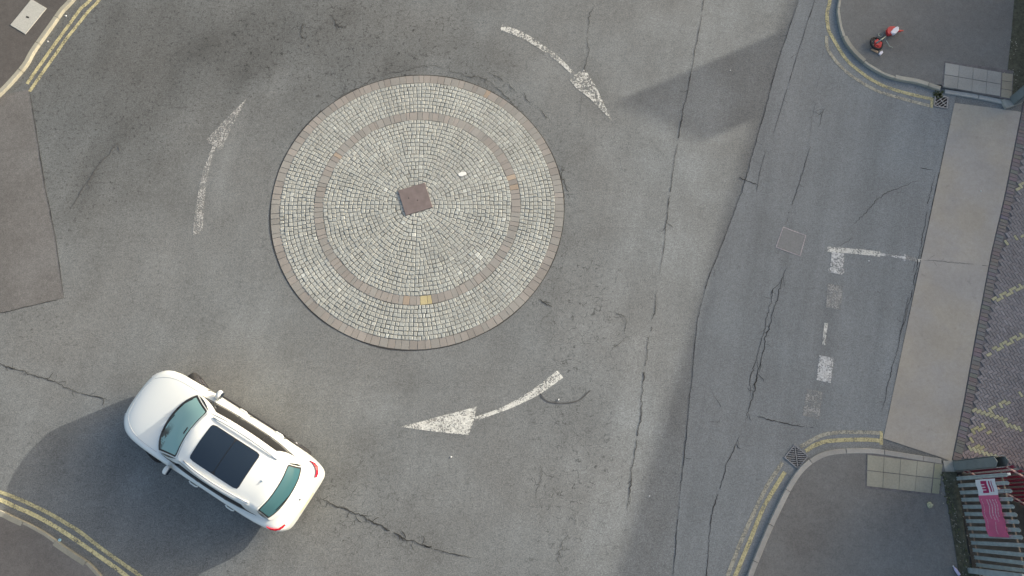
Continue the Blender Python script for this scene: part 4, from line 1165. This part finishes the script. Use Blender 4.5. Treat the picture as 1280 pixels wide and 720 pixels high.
        rm_.tube([(0, s*.06, 0), (0, s*.098, 0)], .05, 16); rm_.tube([(0, s*.0, 0), (0, s*.02, 0)], .23, 30)
        rm_.build('rim', M['rim'], wh)
# bonnet creases and shut line
def zhood(x, y):
    for k in range(len(ST)-1):
        if ST[k][0] >= x >= ST[k+1][0]:
            t = (ST[k][0]-x)/(ST[k][0]-ST[k+1][0]); w_, zb, zt, zs = [ST[k][q]+(ST[k+1][q]-ST[k][q])*t for q in (1, 2, 3, 4)]
            pr = [(0, zt), (w_*.5, zs+(zt-zs)*.85), (w_*.86, zs+(zt-zs)*.45), (w_*.93, zs)]
            for (ya, za), (yb_, zb_) in zip(pr, pr[1:]):
                if ya <= abs(y) <= yb_: return za+(zb_-za)*(abs(y)-ya)/(yb_-ya)
            return zs
# surface height by ray casting on the body
from mathutils.bvhtree import BVHTree
bmx = bmesh.new(); bmx.from_mesh(body.data); bvh = BVHTree.FromBMesh(bmx)
def zb_(x, y):
    h_ = bvh.ray_cast(Vector((x, y, 3)), Vector((0, 0, -1))); return h_[0].z if h_[0] else .9
gapm = simple('shut_line', (.45, .46, .46), .6, var=.05)
for s in (1, -1):
    pts = []
    for k in range(15):
        t = k/14; x = 1.12+1.14*t; y = s*(.80-.02*t-.26*t**4); pts.append((x, y, zb_(x, y)+.0005))
    MB().tube(pts, .0045, 6).build('bonnet_gap', gapm, car)
pts = [(2.26-.0*abs(y), y, 0) for y in ()]
pts = []
for k in range(15):
    y = -.54+1.08*k/14; x = 2.26+.10*(1-(y/.54)**2); pts.append((x, y, zb_(x, y)+.0005))
MB().tube(pts, .0045, 6).build('bonnet_gap', gapm, car)
gr = MB()
for k in range(5): gr.box((2.452, 0, .46+.045*k), (.03, .62, .014))
gr.box((2.445, 0, .55), (.02, .60, .22)); gr.build('grille', M['black'], car)
# tailgate shut line, rear wiper, plate, plastic bumper step
pts = []
for k in range(17):
    y = -.70+1.4*k/16; x = -2.31+.10*(abs(y)/.7)**3; pts.append((x, y, zb_(x, y)+.0005))
MB().tube(pts, .005, 6).build('tailgate_gap', gapm, car)
sp = []
p_ = [(-2.392, .27), (-2.392, -.27)]
MB().box((-2.372, 0, .60), (.02, .52, .11)).build('number_plate', M['plate'], car)
bx = MB().box((-2.285, -.02, zb_(-2.285, 0)+.004), (.035, .03, .02)).build('badge', M['rim'], car)
wp = MB().tube([tuple(G(2, .5, .33)+Vector((-.03, 0, .015))), tuple(G(2, .78, .40)+Vector((-.022, 0, .015)))], .009, 6).build('rear_wiper', M['black'], car)
for a_, b_ in (((.30, .04), (.56, .16)), ((.62, .04), (.88, .15))):
    MB().tube([tuple(G(0, a_[0], a_[1])+Vector((.015, 0, .018))), tuple(G(0, b_[0], b_[1])+Vector((.012, 0, .02)))], .008, 6).build('wiper', M['black'], car)
mir = MB().box((0, 0, 0), (.05, .22, .06)).build('inner_mirror', M['black'], wsf)
q = G(0, .5, .86); mir.location = (q.x+.006, q.y, q.z+.012); mir.scale = (.5, .7, .35); mir.rotation_euler = (0, R(33), 0)
an = roofp(.86, .0); MB().tube([(an.x, an.y, an.z-.005), (an.x-.05, an.y, an.z+.035), (an.x-.07, an.y, an.z+.03)], [.022, .010, .003], 8).build('antenna', M['carwhite'], car)

# ------------------------------------------------------------------ small red bike lying on the pavement
tb = empty('small_bike', P(1097, 55, PZ)); tag(tb, 'small red and white bike-like toy with one black wheel lying on dark pavement', 'toy bike')
def L(px, py, h=.0): return P(px, py, PZ+h)-tb.location
redp = simple('bike_red', (.50, .035, .035), .4, var=.1); wp_ = simple('bike_white', (.72, .70, .76), .4, var=.06); gg = simple('bike_grey_tube', (.28, .33, .31), .4, .4, var=.1)
cen = L(1095.5, 54.5, .06)
wlo = MB().torus(tuple(cen), .175, .028, 36, 8, 1.2, Matrix.Rotation(R(14), 3, 'Y')).build('wheel', M['tyre'], tb, smooth=True)
hb = MB()
for k in range(7):
    t = 2*math.pi*k/7; hb.tube([tuple(cen), tuple(cen+Vector((.16*math.cos(t), .16*math.sin(t), -.03*math.cos(t))))], .006, 5)
hb.tube([tuple(cen-Vector((0, 0, .04))), tuple(cen+Vector((0, 0, .05)))], .03, 12); hb.build('spokes', gg, wlo)
ch = MB(); ch.torus(tuple(L(1097, 56, .07)), .085, .022, 20, 6); ch.prism([tuple(L(*q))[:2] for q in ((1091, 54), (1095, 51), (1101, 56), (1099, 60), (1093, 59))], .06, .10); ch.build('chain_guard', redp, tb)
MB().tube([tuple(L(1096, 53.5, .12)), tuple(L(1101, 50, .14)), tuple(L(1107, 46, .12))], .020, 8).build('frame_tube', gg, tb, smooth=True)
MB().tube([tuple(L(1106, 48, .08)), tuple(L(1109, 53, .06)), tuple(L(1112, 58, .04)), tuple(L(1116, 59.5, .03))], .012, 8).build('handlebar', gg, tb, smooth=True)
o = MB().prism([tuple(L(*q))[:2] for q in ((1105.5, 40), (1109, 36.5), (1115, 36.5), (1119, 38), (1114, 46), (1107.5, 47), (1106, 44))], .05, .15).build('fairing', redp, tb); bevel(o, .02)
o = MB().prism([tuple(L(*q))[:2] for q in ((1110, 44), (1114, 39.5), (1118, 37), (1120.5, 38), (1120, 42.5), (1116, 46.5), (1111, 46))], .06, .17).build('side_panel', wp_, tb); bevel(o, .02)
MB().tube([tuple(L(1120, 39, .10)), tuple(L(1124, 38.8, .09)), tuple(L(1129, 38.2, .08))], [.035, .035, .014], 8).build('tail', redp, tb, smooth=True)
MB().torus(tuple(L(1100.5, 43.5, .03)), .055, .008, 20, 5).build('rear_hub', gg, tb)
o = MB().prism([tuple(L(*q))[:2] for q in ((1088, 62.5), (1090, 62), (1097, 65), (1096, 67))], .01, .05).build('pedal', simple('bike_orange', (.55, .36, .22), .5, var=.1), tb); bevel(o, .006)
o = MB().prism([tuple(L(*q))[:2] for q in ((1097.5, 68.5), (1099, 66), (1102, 64.5), (1103, 67), (1100, 70))], .01, .06).build('shoe_block', wp_, tb); bevel(o, .01)

# ------------------------------------------------------------------ litter
def scrap(px, py, size, z, mat, name, label, cat, group=None):
    c_ = P(px, py, z); n = 7; v = []; f = []
    for lv, (k1, zz) in enumerate(((1, 0), (.75, size*.35))):
        for i in range(n):
            t = 2*math.pi*i/n; r_ = size*k1*random.uniform(.55, 1.1)/2; v.append((r_*math.cos(t), r_*math.sin(t), zz+random.uniform(0, size*.12)))
    for i in range(n): f.append([i, (i+1) % n, n+(i+1) % n, n+i])
    v.append((0, 0, size*.4)); 
    for i in range(n): f.append([n+i, n+(i+1) % n, 2*n])
    f.append(list(range(n))[::-1])
    mb = MB(); mb.v = v; mb.f = f; o = mb.build(name, mat); o.location = c_; tag(o, label, cat, group); return o
wl = simple('litter_white', (.75, .75, .73), .7, var=.05)
scrap(75, 675, .09, 0, simple('litter_blue', (.35, .65, .85), .3, var=.2, scale=60), 'crumpled_wrapper', 'tiny shiny blue and white wrapper by the bottom left kerb', 'litter')
scrap(1161.5, 631, .17, .09, simple('litter_straw', (.42, .42, .28), .9, var=.3, scale=40), 'crumpled_paper', 'crumpled pale straw coloured paper on the bottom right pavement', 'litter')
bt = empty('plastic_bottle', P(1195, 714, .1), R(120)); tag(bt, 'pale lilac plastic bottle lying by the fence foot at the bottom edge', 'bottle')
MB().tube([(-.10, 0, .035), (-.09, 0, .035), (.05, 0, .035), (.09, 0, .035), (.12, 0, .035)], [.02, .035, .035, .015, .013], 12).build('bottle_body', simple('lilac_plastic', (.55, .52, .72), .3, var=.05), bt, smooth=True)
MB().tube([(.12, 0, .035), (.14, 0, .035)], .016, 10).build('cap', wl, bt)
for (x, y, s_, z, lab) in ((82.5, 20, .055, 0, 'small white scrap beside the top left kerb, nearer the top edge'), (60, 52, .045, 0, 'tiny white scrap between the top left kerb and yellow line'),
                           (564, 571, .05, 0, 'small white scrap on the road below the bright bottom arrow'), (698.5, 499.5, .05, .009, 'tiny white scrap on the curved scratch beside the bottom arrow'),
                           (812, 620, .04, 0, 'tiny white scrap on the road near the lower end of the long crack'), (1226, 239, .045, .012, 'tiny white scrap on the concrete strip, beside the brick paving'),
                           (913, 88, .04, .004, 'tiny white scrap inside the shadow at the top of the road'), (1086, 326, .04, .006, 'tiny pale scrap just below the long white bar')):
    scrap(x, y, s_, z, wl, 'litter_scrap', lab, 'litter', 'small white scraps of litter')
gl = []
gm = MB(); random.seed(3)
for k in range(90):
    if k < 60:
        t = random.random(); p_ = P(1180+30*t+random.gauss(0, 4), 592+126*t, .104)
    else:
        p_ = P(1266+random.gauss(0, 4), random.uniform(40, 110), .104)
    if random.random() < .5: p_.x += random.uniform(-.1, .1)
    s_ = random.uniform(.010, .028); gm.box((p_.x, p_.y, p_.z+.006), (s_, s_*.7, .014), random.random()*3)
o = gm.build('gravel', simple('gravel_bits', (.30, .29, .24), .9, var=.5, scale=6)); o['kind'] = 'stuff'
tag(o, 'pale grit and leaf bits scattered on the dark soil by the fences', 'gravel')
# moss and weeds along kerb joints
ms = MB()
for k in range(165):
    if k < 60: px, py = 1173+random.gauss(0, 3), 118+random.gauss(0, 2.5)
    elif k < 120: t = random.random(); px, py = 1052+t*60+random.gauss(0, 1), 42+t*58-20*math.sin(t*3.14)*0+random.gauss(0, 2); continue
    else: t = random.random(); px, py = 1177+t*38+random.gauss(0, 2.5), 592+t*130
    p_ = P(px, py, .02 if k < 60 else .105); s_ = random.uniform(.02, .05)
    ms.box((p_.x, p_.y, p_.z+.005), (s_, s_*.8, .02), random.random()*3)
o = ms.build('moss', simple('moss_green', (.085, .10, .05), .95, var=.4, scale=30, bump=.5)); o['kind'] = 'stuff'; tag(o, 'dark green moss in the drain corner and along the fence foot', 'moss')
scene.cycles.use_denoising = True
scene.cycles.max_bounces = 6; scene.cycles.transparent_max_bounces = 12
print('objects', len(bpy.data.objects))
